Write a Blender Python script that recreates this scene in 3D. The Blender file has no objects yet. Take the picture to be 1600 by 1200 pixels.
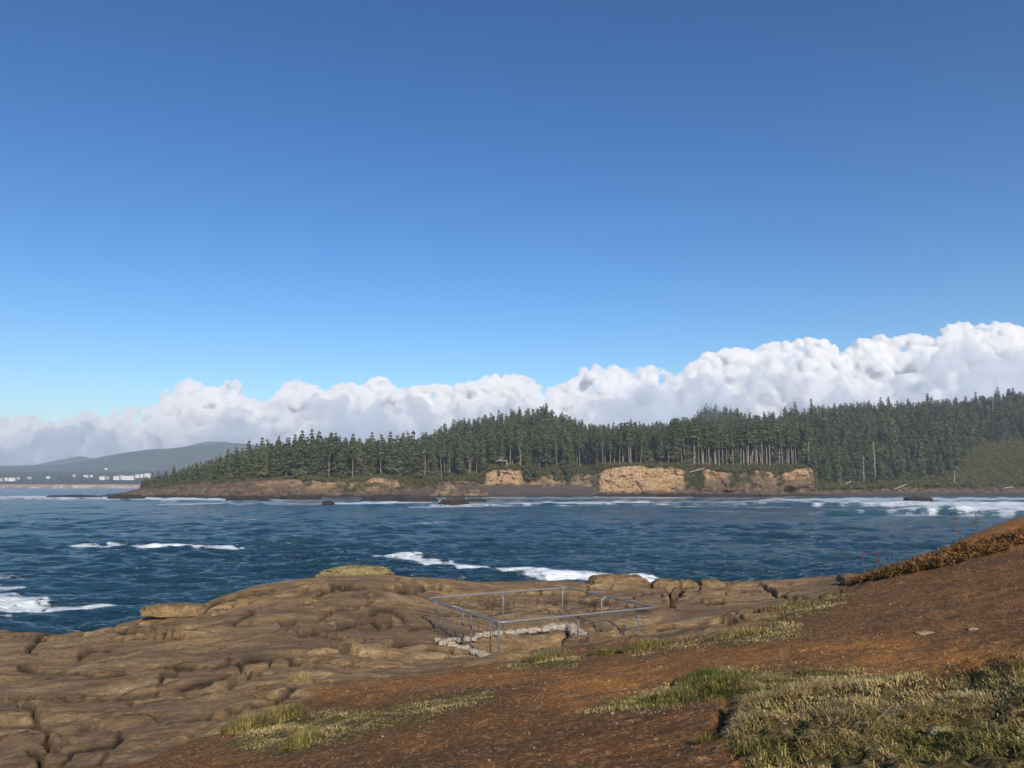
import bpy, math, random
import numpy as np
from mathutils import Vector, Matrix
random.seed(7)
RNG = np.random.default_rng(11)
R = math.radians
col = bpy.context.scene.collection
scene = bpy.context.scene

# ------------------------------------------------------------------ camera model
F = 1230.0; CX, CY = 800.0, 600.0; PITCH = math.atan(160.0 / F); EYE = 8.0
SP, CP = math.sin(PITCH), math.cos(PITCH)

def ray(px, py):
    a = (np.asarray(px, float) - CX) / F; b = (CY - np.asarray(py, float)) / F
    return a, CP - b * SP, SP + b * CP

def at(px, py, D):
    """world point seen at a photo pixel, D metres away along the ground"""
    a, yy, zz = ray(px, py); s = D / yy
    return a * s, yy * s, EYE + zz * s

def on_z(px, py, z):
    a, yy, zz = ray(px, py); s = (z - EYE) / zz
    return a * s, yy * s, z + 0 * s

def proj(x, y, z):
    z = z - EYE
    d = np.maximum(y * CP + z * SP, 0.05); u = -y * SP + z * CP
    return CX + F * x / d, CY - F * u / d

# ------------------------------------------------------------------ noise
def _hash(*c, seed=0):
    n = np.full(c[0].shape, seed * 982451653 + 12345, dtype=np.int64)
    for v, p in zip(c, (374761393, 668265263, 2147483647)):
        n = (n + v * p) & 0xffffffff
        n = ((n ^ (n >> 13)) * 1274126177) & 0xffffffff
    return (n ^ (n >> 16)) & 0xffff

def vn2(x, y, seed=0):
    ix = np.floor(x).astype(np.int64); iy = np.floor(y).astype(np.int64)
    fx = x - ix; fy = y - iy
    u = fx * fx * fx * (fx * (fx * 6 - 15) + 10); v = fy * fy * fy * (fy * (fy * 6 - 15) + 10)
    out = 0
    for dx in (0, 1):
        for dy in (0, 1):
            a = _hash(ix + dx, iy + dy, seed=seed) * (2 * math.pi / 65536)
            g = np.cos(a) * (fx - dx) + np.sin(a) * (fy - dy)
            out = out + g * (u if dx else 1 - u) * (v if dy else 1 - v)
    return out * 1.5

def vn3(x, y, z, seed=0):
    ix = np.floor(x).astype(np.int64); iy = np.floor(y).astype(np.int64); iz = np.floor(z).astype(np.int64)
    fx = x - ix; fy = y - iy; fz = z - iz
    u = fx * fx * (3 - 2 * fx); v = fy * fy * (3 - 2 * fy); w = fz * fz * (3 - 2 * fz)
    out = 0
    for dx in (0, 1):
        for dy in (0, 1):
            for dz in (0, 1):
                h = _hash(ix + dx, iy + dy, iz + dz, seed=seed) / 32768.0 - 1
                out = out + h * (u if dx else 1 - u) * (v if dy else 1 - v) * (w if dz else 1 - w)
    return out

def fbm2(x, y, o=4, seed=0, gain=.5):
    s = 0; a = 1; t = 0
    for i in range(o):
        s = s + a * vn2(x * 2 ** i + 17.3 * i, y * 2 ** i - 9.1 * i, seed + i); t += a; a *= gain
    return s / t

def fbm3(x, y, z, o=3, seed=0, gain=.5):
    s = 0; a = 1; t = 0
    for i in range(o):
        s = s + a * vn3(x * 2 ** i + 17.3 * i, y * 2 ** i - 9.1 * i, z * 2 ** i + 3.3 * i, seed + i); t += a; a *= gain
    return s / t

def sstep(a, b, x):
    t = np.clip((x - a) / (b - a), 0, 1); return t * t * (3 - 2 * t)

# ------------------------------------------------------------------ object helpers
def tag(o, label=None, cat=None, group=None, kind=None):
    if label: o['label'] = label
    if cat: o['category'] = cat
    if group: o['group'] = group
    if kind: o['kind'] = kind
    return o

def mesh_np(name, V, faces, mats, parent=None, smooth=True, mi=None, attrs=None):
    """V (n,3); faces = (m,3) or (m,4) array or list of such arrays"""
    if not isinstance(faces, list): faces = [faces]
    me = bpy.data.meshes.new(name)
    V = np.asarray(V, np.float32)
    loops = np.concatenate([f.reshape(-1) for f in faces]).astype(np.int32)
    sizes = np.concatenate([np.full(len(f), f.shape[1], np.int32) for f in faces])
    starts = np.concatenate([[0], np.cumsum(sizes)[:-1]]).astype(np.int32)
    me.vertices.add(len(V)); me.vertices.foreach_set('co', V.reshape(-1))
    me.loops.add(len(loops)); me.loops.foreach_set('vertex_index', loops)
    me.polygons.add(len(sizes)); me.polygons.foreach_set('loop_start', starts); me.polygons.foreach_set('loop_total', sizes)
    if not isinstance(mats, (list, tuple)): mats = [mats]
    for m in mats: me.materials.append(m)
    if mi is not None: me.polygons.foreach_set('material_index', np.asarray(mi, np.int32))
    me.polygons.foreach_set('use_smooth', np.full(len(sizes), smooth, dtype=bool))
    me.update(calc_edges=True); me.validate()
    for k, a in (attrs or {}).items():
        a = np.asarray(a, np.float32)
        if a.ndim == 1:
            at_ = me.attributes.new(k, 'FLOAT', 'POINT'); at_.data.foreach_set('value', a)
        else:
            at_ = me.attributes.new(k, 'FLOAT_COLOR', 'POINT'); at_.data.foreach_set('color', a.reshape(-1))
    o = bpy.data.objects.new(name, me); col.objects.link(o)
    if parent: o.parent = parent
    return o

def empty(name, loc):
    o = bpy.data.objects.new(name, None); o.empty_display_size = .5
    o.location = loc; col.objects.link(o); return o

def copy_tree(root, loc, rz=0, s=1.0):
    r = root.copy(); col.objects.link(r); r.location = loc; r.rotation_euler = (0, 0, rz); r.scale = (s, s, s)
    for ch in root.children:
        c = ch.copy(); col.objects.link(c); c.parent = r
    return r

def grid_faces(nr, nc):
    i = np.arange(nr - 1)[:, None] * nc + np.arange(nc - 1)[None, :]
    i = i.reshape(-1)
    return np.stack([i, i + 1, i + nc + 1, i + nc], 1)

def tube(pts, radii, n=8, cap=True):
    pts = np.asarray(pts, float); radii = np.broadcast_to(np.asarray(radii, float), (len(pts),))
    V = []; up = np.array([0., 0., 1.])
    for i in range(len(pts)):
        a = pts[max(i - 1, 0)]; b = pts[min(i + 1, len(pts) - 1)]
        d = b - a; d = d / (np.linalg.norm(d) + 1e-9)
        h = up if abs(d[2]) < .9 else np.array([1., 0., 0.])
        s = np.cross(d, h); s /= np.linalg.norm(s); t = np.cross(s, d)
        for k in range(n):
            an = 2 * math.pi * k / n
            V.append(pts[i] + radii[i] * (math.cos(an) * s + math.sin(an) * t))
    V = np.array(V); Fq = []
    for i in range(len(pts) - 1):
        for k in range(n):
            a = i * n + k; b = i * n + (k + 1) % n
            Fq.append((a, b, b + n, a + n))
    Ft = []
    if cap:
        c0 = len(V); V = np.vstack([V, pts[0], pts[-1]])
        e = (len(pts) - 1) * n
        for k in range(n):
            Ft.append((c0, (k + 1) % n, k)); Ft.append((c0 + 1, e + k, e + (k + 1) % n))
    return V, np.array(Fq), np.array(Ft, int).reshape(-1, 3)

def join(parts):
    """parts: list of (V, quads, tris) -> V, [quads, tris]"""
    Vs = []; Q = []; T = []; o = 0
    for V, q, t in parts:
        Vs.append(V)
        if len(q): Q.append(q + o)
        if len(t): T.append(t + o)
        o += len(V)
    fs = []
    if Q: fs.append(np.vstack(Q))
    if T: fs.append(np.vstack(T))
    return np.vstack(Vs), fs

# ------------------------------------------------------------------ materials
def new_mat(name):
    m = bpy.data.materials.new(name); m.use_nodes = True
    nt = m.node_tree; nt.nodes.clear(); return m, nt

class NB:
    def __init__(s, nt): s.nt = nt
    def n(s, t, **k):
        nd = s.nt.nodes.new(t)
        for a, b in k.items():
            if a == 'ins':
                for x, y in b.items():
                    if isinstance(y, bpy.types.NodeSocket): s.nt.links.new(y, nd.inputs[x])
                    else: nd.inputs[x].default_value = y
            else: setattr(nd, a, b)
        return nd
    def noise(s, vec, scale, detail=4, rough=.55, dist=0):
        return s.n('ShaderNodeTexNoise', ins={'Vector': vec, 'Scale': scale, 'Detail': detail, 'Roughness': rough, 'Distortion': dist}).outputs['Fac']
    def ramp(s, fac, *st):
        r = s.n('ShaderNodeValToRGB', ins={'Fac': fac}); e = r.color_ramp.elements
        while len(e) < len(st): e.new(.5)
        for i, (p, c) in enumerate(st):
            e[i].position = p; e[i].color = (c if len(c) == 4 else (*c, 1)) if not isinstance(c, (int, float)) else (c, c, c, 1)
        return r.outputs['Color']
    def mix(s, f, a, b, blend='MIX'):
        m = s.n('ShaderNodeMix', data_type='RGBA', blend_type=blend)
        for sock, v in ((m.inputs[0], f), (m.inputs[6], a), (m.inputs[7], b)):
            if isinstance(v, bpy.types.NodeSocket): s.nt.links.new(v, sock)
            elif isinstance(v, (int, float)): sock.default_value = v if sock.type == 'VALUE' else (v, v, v, 1)
            else: sock.default_value = (*v, 1) if len(v) == 3 else v
        return m.outputs[2]
    def math(s, op, a, b=0.0, clamp=False):
        m = s.n('ShaderNodeMath', operation=op, use_clamp=clamp)
        for i, v in enumerate((a, b)):
            if isinstance(v, bpy.types.NodeSocket): s.nt.links.new(v, m.inputs[i])
            else: m.inputs[i].default_value = v
        return m.outputs[0]
    def mapping(s, vec, scale=(1, 1, 1), rot=(0, 0, 0)):
        return s.n('ShaderNodeMapping', ins={'Vector': vec, 'Scale': scale, 'Rotation': rot}).outputs[0]
    def bump(s, h, strength=.5, dist=.1, normal=None):
        i = {'Height': h, 'Strength': strength, 'Distance': dist}
        if normal is not None: i['Normal'] = normal
        return s.n('ShaderNodeBump', ins=i).outputs[0]
    def out(s, sh, disp=None):
        s.n('ShaderNodeOutputMaterial', ins={'Surface': sh})
    def bsdf(s, color, rough=.9, spec=.3, normal=None, **k):
        i = {'Base Color': color if isinstance(color, bpy.types.NodeSocket) else (*color, 1), 'Roughness': rough, 'Specular IOR Level': spec}
        if normal is not None: i['Normal'] = normal
        i.update(k)
        return s.n('ShaderNodeBsdfPrincipled', ins=i).outputs[0]
    def pos(s): return s.n('ShaderNodeNewGeometry').outputs['Position']
    def attr(s, name): return s.n('ShaderNodeAttribute', attribute_name=name)

def mat_ground():
    m, nt = new_mat('coast_ground'); b = NB(nt); P = b.pos()
    A = b.attr('mask'); sep = b.n('ShaderNodeSeparateColor', ins={'Color': A.outputs['Color']})
    soil, dry, orange = sep.outputs[0], sep.outputs[1], sep.outputs[2]; crack = A.outputs['Alpha']
    # rock
    st = b.mapping(P, (.3, 1.0, 2.5), (0, 0, .15))
    n1 = b.noise(st, 1.3, 6, .62, .6); n2 = b.noise(P, 9, 6, .7); n3 = b.noise(P, 45, 4, .7); n0 = b.noise(P, .22, 3, .5)
    rock = b.ramp(n1, (.3, (.22, .135, .06)), (.44, (.41, .255, .115)), (.56, (.55, .36, .17)), (.7, (.7, .5, .27)))
    fs_ = b.noise(b.mapping(P, (.25, 1.6, 3), (0, 0, .12)), 7.0, 6, .78, .5)
    rock = b.mix(b.ramp(fs_, (.36, .6), (.46, 0)), rock, (.1, .06, .03))
    rock = b.mix(b.ramp(fs_, (.57, 0), (.68, .6)), rock, (.56, .42, .23))
    rock = b.mix(b.ramp(n0, (.42, 0), (.62, 1)), rock, b.mix(.65, rock, (.19, .12, .075)))
    rock = b.mix(b.ramp(n2, (.35, .55), (.62, 0)), rock, (.10, .065, .042))
    rock = b.mix(b.ramp(n3, (.6, 0), (.8, .35)), rock, (.42, .32, .21))
    # dark streaks along bedding
    strk = b.noise(b.mapping(P, (.16, .8, 1), (0, 0, .2)), 1.1, 7, .68, 1.2)
    rock = b.mix(b.ramp(strk, (.52, 0), (.58, .45), (.7, .75)), rock, (.1, .066, .04))
    rock = b.mix(b.math('MULTIPLY', crack, .9), rock, (.03, .022, .016))  # cracks coloured near black, painting in their shade as well as dark grime
    # soil: crumbs, grit and plant litter of mixed tone
    s1 = b.noise(P, 1.7, 5, .6); s2 = b.noise(P, 30, 4, .8)
    sc = b.ramp(s1, (.3, (.22, .1, .038)), (.5, (.32, .145, .05)), (.7, (.44, .205, .07)))
    so = b.ramp(s1, (.3, (.48, .19, .05)), (.7, (.68, .31, .085)))
    sc = b.mix(orange, sc, so)
    sc = b.mix(b.ramp(b.noise(b.mapping(P, (.6, 1, 1)), .55, 5, .6), (.5, 0), (.64, .55)), sc, (.17, .09, .04))
    def crumbs(scale):
        vo = b.n('ShaderNodeTexVoronoi', ins={'Vector': P, 'Scale': scale, 'Randomness': 1.0})
        return b.n('ShaderNodeSeparateColor', ins={'Color': vo.outputs['Color']}).outputs
    v1 = crumbs(26.0); v2 = crumbs(11.0); v3 = crumbs(60.0)
    br = b.math('MULTIPLY', b.ramp(v1[0], (0, .5), (.55, .9), (.85, 1.2), (.97, 2.0)), b.ramp(v3[1], (0, .55), (.6, 1.0), (1, 1.5)))
    br = b.math('MULTIPLY', br, b.ramp(v2[2], (0, .8), (.7, 1.02), (1, 1.25)))
    brc = b.n('ShaderNodeCombineXYZ', ins={0: br, 1: br, 2: br}).outputs[0]
    sc = b.mix(b.ramp(s1, (.35, .35), (.6, .8)), sc, b.mix(1.0, sc, brc, 'MULTIPLY'))
    sc = b.mix(b.ramp(s2, (.36, .7), (.47, 0)), sc, (.05, .024, .01))
    chip = b.ramp(v1[1], (.9, 0), (.93, .8))
    sc = b.mix(chip, sc, (.42, .28, .15))
    tn = b.ramp(b.noise(b.mapping(P, (.5, 1, 1)), 2.6, 6, .7), (.5, 0), (.64, .7))
    sc = b.mix(tn, sc, b.mix(1.0, (.25, .165, .07), brc, 'MULTIPLY'))
    # dry turf base
    dc = b.ramp(b.noise(P, 14, 6, .8), (.3, (.04, .035, .014)), (.45, (.13, .11, .035)), (.6, (.26, .2, .075)), (.72, (.4, .31, .15)))
    dc = b.mix(1.0, dc, brc, 'MULTIPLY')
    c = b.mix(soil, rock, sc); c = b.mix(dry, c, dc)
    h = b.math('ADD', b.math('MULTIPLY', n2, .6), b.math('MULTIPLY', b.math('ADD', n3, b.math('MULTIPLY', s2, soil)), .35))
    h = b.math('ADD', h, b.math('MULTIPLY', n1, 1.2))
    nm = b.bump(h, 1.0, .13)
    b.out(b.bsdf(c, .92, .15, nm)); return m

def mat_rock(name, lo, mid, hi, scale=1.0, dark_below=None, bump=.6, bdist=.1, strat=2.0):
    m, nt = new_mat(name); b = NB(nt); P = b.pos()
    n1 = b.noise(b.mapping(P, (1, 1, strat)), scale, 6, .65, .5); n2 = b.noise(P, scale * 6, 5, .7)
    c = b.ramp(n1, (.32, lo), (.5, mid), (.68, hi))
    c = b.mix(b.ramp(n2, (.35, .6), (.6, 0)), c, tuple(v * .4 for v in lo))
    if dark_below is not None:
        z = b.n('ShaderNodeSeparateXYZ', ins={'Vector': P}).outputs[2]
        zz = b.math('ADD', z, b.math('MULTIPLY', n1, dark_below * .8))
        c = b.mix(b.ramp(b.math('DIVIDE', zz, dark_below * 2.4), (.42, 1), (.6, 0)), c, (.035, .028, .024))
    b.out(b.bsdf(c, .85, .25, b.bump(b.math('ADD', n1, n2), bump, bdist))); return m

def mat_headland():
    m, nt = new_mat('headland_ground'); b = NB(nt); P = b.pos()
    A = b.attr('mask'); sep = b.n('ShaderNodeSeparateColor', ins={'Color': A.outputs['Color']})
    tan, green, beach = sep.outputs[0], sep.outputs[1], sep.outputs[2]; wet = A.outputs['Alpha']
    st = b.noise(b.mapping(P, (.05, .05, .5)), 1.0, 7, .7, .8); ru = b.noise(P, .22, 6, .72); fi = b.noise(b.mapping(P, (1, 1, .6)), .7, 5, .75)
    brown = b.ramp(ru, (.3, (.075, .052, .036)), (.5, (.2, .14, .09)), (.68, (.38, .28, .19)))
    ta = b.ramp(st, (.3, (.42, .25, .125)), (.45, (.68, .44, .23)), (.6, (.8, .58, .35)), (.72, (.85, .69, .47)))
    ta = b.mix(b.ramp(fi, (.38, .8), (.5, 0)), ta, (.15, .095, .06))
    sx = b.noise(b.mapping(P, (.08, .08, .9)), 1.0, 4, .7)
    ta = b.mix(b.ramp(sx, (.36, .8), (.44, 0)), ta, (.2, .13, .085))
    c = b.mix(tan, brown, ta)
    c = b.mix(beach, c, b.ramp(ru, (.3, (.15, .112, .088)), (.7, (.24, .185, .145))))
    c = b.mix(green, c, b.ramp(ru, (.3, (.045, .048, .016)), (.55, (.11, .1, .035)), (.75, (.2, .15, .065))))
    c = b.mix(wet, c, (.03, .026, .024))
    b.out(b.bsdf(c, .95, .1, b.bump(b.math('ADD', ru, b.math('ADD', b.math('MULTIPLY', st, .9), b.math('MULTIPLY', fi, 1.5))), 1.0, 2.2))); return m

def mat_water():
    m, nt = new_mat('sea_water'); b = NB(nt); P = b.pos()
    foam = b.attr('foam').outputs['Fac']
    w1 = b.noise(b.mapping(P, (.32, 1.0, 1)), .9, 5, .62, .4)
    w2 = b.noise(b.mapping(P, (.35, 1.0, 1), (0, 0, .15)), .16, 6, .7, .3)
    w3 = b.noise(b.mapping(P, (.5, 1, 1)), 4.0, 3, .6)
    h = b.math('ADD', b.math('MULTIPLY', w1, 1.1), b.math('MULTIPLY', w2, 2.4))
    h = b.math('ADD', h, b.math('MULTIPLY', w3, .16))
    nm = b.bump(h, .9, .9)
    big = b.noise(b.mapping(P, (.3, 1, 1)), .03, 4, .6)
    base = b.mix(b.ramp(big, (.35, 0), (.65, 1)), (.008, .032, .05), (.017, .055, .076))
    sh = b.attr('shallow').outputs['Fac']
    base = b.mix(sh, base, (.05, .13, .14))
    wat = b.bsdf(base, .16, .5, nm, IOR=1.333)
    f1 = b.noise(b.mapping(P, (.45, 1.0, 1), (0, 0, .1)), 1.0, 9, .8, 1.6)
    f2 = b.noise(b.mapping(P, (.3, 1.0, 1)), .12, 6, .72, 1.2)
    tex = b.math('ADD', b.math('MULTIPLY', f1, .65), b.math('MULTIPLY', f2, .35))
    # foam where mask beats the noise
    v = b.math('SUBTRACT', b.math('ADD', foam, b.math('MULTIPLY', tex, 3.4)), 2.27)
    fm = b.ramp(v, (.0, 0), (.15, .5), (.4, 1))
    fc = b.bsdf((.72, .76, .78), .8, .2, b.bump(f1, .6, .3))
    mx = b.n('ShaderNodeMixShader', ins={0: fm, 1: wat, 2: fc}).outputs[0]
    b.out(mx); return m

def mat_leaf(name, c1, c2, c3=None, trans=.25, attr=False):
    m, nt = new_mat(name); b = NB(nt)
    oi = b.n('ShaderNodeObjectInfo').outputs['Random']
    if attr: oi = b.attr('tint').outputs['Fac']
    P = b.pos()
    c = b.mix(oi, c1, c2)
    n = b.noise(P, .35, 3, .6)
    c = b.mix(b.ramp(n, (.35, 0), (.7, .8)), c, c3 or c2)
    d = b.bsdf(c, .75, .2)
    t = b.n('ShaderNodeBsdfTranslucent', ins={'Color': c}).outputs[0]
    b.out(b.n('ShaderNodeMixShader', ins={0: trans, 1: d, 2: t}).outputs[0]); return m

def mat_blade(name):
    m, nt = new_mat(name); b = NB(nt); A = b.attr('bcol').outputs['Color']
    d = b.bsdf(A, .7, .2); t = b.n('ShaderNodeBsdfTranslucent', ins={'Color': A}).outputs[0]
    b.out(b.n('ShaderNodeMixShader', ins={0: .25, 1: d, 2: t}).outputs[0]); return m

def mat_plain(name, c, rough=.8, metal=0, spec=.3, var=.25, scale=3):
    m, nt = new_mat(name); b = NB(nt); n = b.noise(b.pos(), scale, 4, .6)
    cc = b.mix(n, tuple(v * (1 - var) for v in c), tuple(min(1, v * (1 + var)) for v in c))
    b.out(b.bsdf(cc, rough, spec, None, Metallic=metal)); return m

def mat_cloud(name, c, dens, lo, g, wid=.05, patch=None):
    m, nt = new_mat(name); b = NB(nt); P = b.pos()
    n = b.noise(P, .0019, 8, .66, .35)
    if patch: n = b.math('ADD', n, b.math('MULTIPLY', b.math('SUBTRACT', b.noise(b.mapping(P, (1, 1, 1.5)), .00055, 2, .5), .5), patch))
    d = b.n('ShaderNodeMapRange', ins={'Value': n, 'From Min': lo, 'From Max': lo + wid, 'To Min': 0.0, 'To Max': dens}).outputs[0]
    v = b.n('ShaderNodeVolumePrincipled', ins={'Color': (*c, 1), 'Density': d, 'Anisotropy': g})
    b.n('ShaderNodeOutputMaterial', ins={'Volume': v.outputs[0]})
    return m

M_ground = mat_ground()
M_head = mat_headland()
M_water = mat_water()
M_rock = mat_rock('brown_rock', (.12, .08, .04), (.23, .15, .07), (.34, .235, .112), 2.2, bdist=.05)
M_lichen = mat_rock('lichen_rock', (.12, .09, .04), (.25, .2, .09), (.38, .32, .15), 3.5, bdist=.06)
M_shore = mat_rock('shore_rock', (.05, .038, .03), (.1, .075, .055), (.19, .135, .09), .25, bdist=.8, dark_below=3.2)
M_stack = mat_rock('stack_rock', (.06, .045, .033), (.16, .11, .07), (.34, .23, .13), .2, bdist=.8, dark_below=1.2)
M_pale = mat_rock('pale_stone', (.3, .24, .17), (.45, .38, .29), (.6, .53, .43), 9, bdist=.03)
M_tan = mat_rock('tan_stone', (.26, .17, .1), (.38, .26, .16), (.48, .34, .22), 9, bdist=.03)
M_needle = mat_leaf('spruce_needles', (.055, .074, .03), (.125, .145, .06), (.18, .185, .09))
M_needle2 = mat_leaf('forest_needles', (.045, .066, .026), (.135, .15, .052), (.15, .16, .062), attr=True)
M_shrub = mat_leaf('shrub_leaves', (.06, .085, .02), (.17, .145, .05), (.17, .15, .055), attr=True)
M_alder = mat_leaf('alder_leaves', (.075, .115, .025), (.1, .14, .035), (.12, .16, .05))
M_fern = mat_leaf('dead_fern', (.15, .06, .02), (.4, .19, .065), (.1, .085, .028), attr=True)
M_trunk = mat_plain('pale_bark', (.26, .23, .19), .9, scale=.8)
M_bark = mat_plain('dark_bark', (.13, .11, .09), .9, scale=.8)
M_dead = mat_plain('bleached_wood', (.38, .34, .28), .9, scale=1)
M_blade = mat_blade('grass_blade')
M_steel = mat_plain('galvanised_steel', (.26, .265, .28), .5, .5, .4, var=.12)
M_wire = mat_plain('fence_wire', (.22, .2, .18), .5, .6, .4)
M_stalk = mat_plain('dry_stalk', (.16, .08, .045), .8)
M_wall = mat_plain('white_house_wall', (.7, .69, .66), .8, scale=.05, var=.08)
M_wallc = mat_plain('beige_house_wall', (.5, .45, .38), .8, scale=.05, var=.08)
M_roof = mat_plain('house_roof', (.14, .13, .13), .8, scale=.05)
M_glass = mat_plain('house_window_glass', (.03, .04, .05), .1)

# ------------------------------------------------------------------ camera, sun, sky
cam = bpy.data.cameras.new('camera'); co = bpy.data.objects.new('camera', cam); col.objects.link(co)
cam.sensor_width = 36; cam.lens = 36 * F / 1600; cam.clip_start = .1; cam.clip_end = 80000
co.location = (0, 0, EYE); co.rotation_euler = (R(90) + PITCH, 0, 0); scene.camera = co
SUN_EL, SUN_AZ = R(27), R(14)          # azimuth measured from straight behind the camera towards the right
sd = Vector((math.sin(SUN_AZ) * math.cos(SUN_EL), -math.cos(SUN_AZ) * math.cos(SUN_EL), math.sin(SUN_EL)))
sl = bpy.data.lights.new('sun', 'SUN'); sl.energy = 5.0; sl.angle = R(.5); sl.color = (1, .915, .78)
so = bpy.data.objects.new('sun', sl); col.objects.link(so); so.rotation_euler = sd.to_track_quat('Z', 'Y').to_euler()
w = bpy.data.worlds.new('World'); scene.world = w; w.use_nodes = True; nt = w.node_tree; nt.nodes.clear(); b = NB(nt)
sky = b.n('ShaderNodeTexSky', sky_type='NISHITA', sun_disc=False, sun_elevation=SUN_EL, sun_rotation=math.pi - SUN_AZ,
          altitude=0, air_density=1.0, dust_density=.25, ozone_density=3.0)
hs = b.n('ShaderNodeHueSaturation', ins={'Saturation': 1.3, 'Value': 1.0, 'Color': sky.outputs[0]})
tint = b.mix(1.0, hs.outputs[0], (.862, .735, .668), 'MULTIPLY')
gm = b.n('ShaderNodeGamma', ins={'Color': tint, 'Gamma': 1.4})
bg = b.n('ShaderNodeBackground', ins={'Color': gm.outputs[0], 'Strength': .12})
b.n('ShaderNodeOutputWorld', ins={'Surface': bg.outputs[0]})
scene.view_settings.view_transform = 'Standard'; scene.view_settings.look = 'None'
scene.view_settings.exposure = 0.0; scene.view_settings.gamma = 1.0
scene.render.engine = 'CYCLES'
cy = scene.cycles; cy.use_denoising = True; cy.max_bounces = 16; cy.diffuse_bounces = 2; cy.glossy_bounces = 2
cy.volume_bounces = 14; cy.volume_step_rate = 1.0; cy.volume_max_steps = 256; cy.transparent_max_bounces = 16; cy.caustics_reflective = False; cy.caustics_refractive = False
cy.use_adaptive_sampling = True; cy.adaptive_threshold = .01

# ------------------------------------------------------------------ near ground
CP_PTS = [(800,1200,7),(800,1130,9.5),(800,1085,12.5),(800,1050,17),(800,1035,21),(800,1020,25),(800,985,31),(800,950,36),(800,910,43),
 (400,1200,10.5),(400,1150,13),(400,1100,17),(400,1050,21.5),(400,1000,27),(400,950,33),(420,915,39.5),
 (0,1200,14),(0,1150,17),(0,1100,21),(0,1050,26),(0,1012,31),(0,988,36),(110,992,35.5),
 (200,1200,12),(200,1100,19),(200,1020,27),(200,985,33),(240,968,36),(330,950,36.5),(350,934,37.5),
 (600,1200,8.5),(600,1120,12.5),(600,1060,19),(600,1010,26),(600,960,32),(600,899,41),(500,902,40.5),
 (1000,1200,6.3),(1000,1120,8.8),(1000,1085,12),(1000,1040,16),(1000,1010,21),(1000,985,27),(1000,950,33),(1000,912,43),
 (1200,1200,5.5),(1200,1130,7),(1200,1080,9),(1200,1052,12),(1200,1012,15),(1200,975,20),(1200,950,27),(1200,907,43),
 (1400,1200,5),(1400,1130,6),(1400,1070,8),(1400,1052,11),(1400,1007,14),(1400,960,17.5),(1400,915,23),(1395,893,27.5),
 (1600,1200,4.6),(1600,1120,5.8),(1600,1042,7.5),(1600,1027,10),(1600,980,13),(1600,920,17),(1600,870,21),(1600,830,25),(1600,806,28.5),
 (1500,848,28),(1300,930,30),(1300,903,40),(700,906,43),(900,907,44.5),(1100,911,44.5),
 (684,998,28.8),(882,976,32.6),(1008,995,27.4)]
P3 = np.array([[float(v) for v in at(*p)] for p in CP_PTS])
P3 = np.vstack([P3, [[15,5,7.2],[22,15,7.1],[27,30,7.4],[-12,4,3.6],[-20,10,2.3],[-35,25,1.0],[-8,0,5.0],[0,-4,6.4],[0,0,6.37],[7,0,6.8],[-15,-6,4.5],[15,-6,7.4],[0,-10,6.6],[-40,45,.6],[40,50,4]]])
P3[:, :2] /= 10.0
def _U(r2): return np.where(r2 > 1e-12, r2 * np.log(r2 + 1e-12), 0) * .5
_n = len(P3); _K = _U(((P3[:, None, :2] - P3[None, :, :2]) ** 2).sum(-1)) + np.eye(_n) * .004
_Pm = np.hstack([np.ones((_n, 1)), P3[:, :2]])
_A = np.block([[_K, _Pm], [_Pm.T, np.zeros((3, 3))]])
_W = np.linalg.solve(_A, np.concatenate([P3[:, 2], [0, 0, 0]]))
def tps(x, y):
    x = x / 10.0; y = y / 10.0
    z = _W[_n] + _W[_n + 1] * x + _W[_n + 2] * y
    for i in range(_n): z = z + _W[i] * _U((x - P3[i, 0]) ** 2 + (y - P3[i, 1]) ** 2)
    return z
EDGE_X = np.array([-900,-400,0,100,230,320,345,420,500,560,640,700,900,1100,1290,1340,1390,1450,1500,1600,2200])
EDGE_D = np.array([30,  34, 36.5,36.2,36.5,37,38,40.5,41.5,42,42,43.5,45,45,43,37,29,28.5,28.8,29.5,32])

def poly_sd(px, py, poly):
    """positive inside"""
    poly = np.array(poly, float); d2 = np.full(px.shape, 1e12); ins = np.zeros(px.shape, bool)
    for i in range(len(poly)):
        ax, ay = poly[i]; bx, by = poly[(i + 1) % len(poly)]
        ex, ey = bx - ax, by - ay; t = np.clip(((px - ax) * ex + (py - ay) * ey) / (ex * ex + ey * ey + 1e-9), 0, 1)
        d2 = np.minimum(d2, (px - ax - t * ex) ** 2 + (py - ay - t * ey) ** 2)
        c = ((ay > py) != (by > py)) & (px < (bx - ax) * (py - ay) / (by - ay + 1e-12) + ax); ins ^= c
    return np.where(ins, 1, -1) * np.sqrt(d2)

SOIL = [(-400,1700),(60,1320),(180,1200),(330,1150),(430,1110),(520,1068),(600,1060),(700,1044),(790,1038),(900,1012),(960,1004),(1100,992),(1190,966),(1280,938),(1330,915),(1400,888),(1500,820),(1600,770),(3000,500),(3000,3000),(-400,3000)]
ORANGE = [(860,1075),(900,1050),(1000,1035),(1100,1020),(1250,1003),(1400,1000),(1520,1003),(1650,1010),(1650,1035),(1500,1052),(1400,1062),(1250,1050),(1120,1045),(1050,1062),(900,1108),(800,1098)]
ORANGE2 = [(1480,850),(1540,815),(1620,790),(1700,790),(1700,860),(1560,855)]
ORANGE3 = [(420,1100),(560,1062),(700,1050),(900,1040),(900,1060),(760,1072),(600,1085)]
G1 = [(1128,1108),(1165,1086),(1300,1069),(1450,1066),(1640,1034),(1800,1010),(1800,1290),(1230,1290),(1170,1215),(1128,1150)]
G2 = [(905,1112),(1000,1086),(1080,1060),(1130,1048),(1250,1048),(1420,1062),(1460,1072),(1250,1088),(1100,1090),(1000,1108)]
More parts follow.
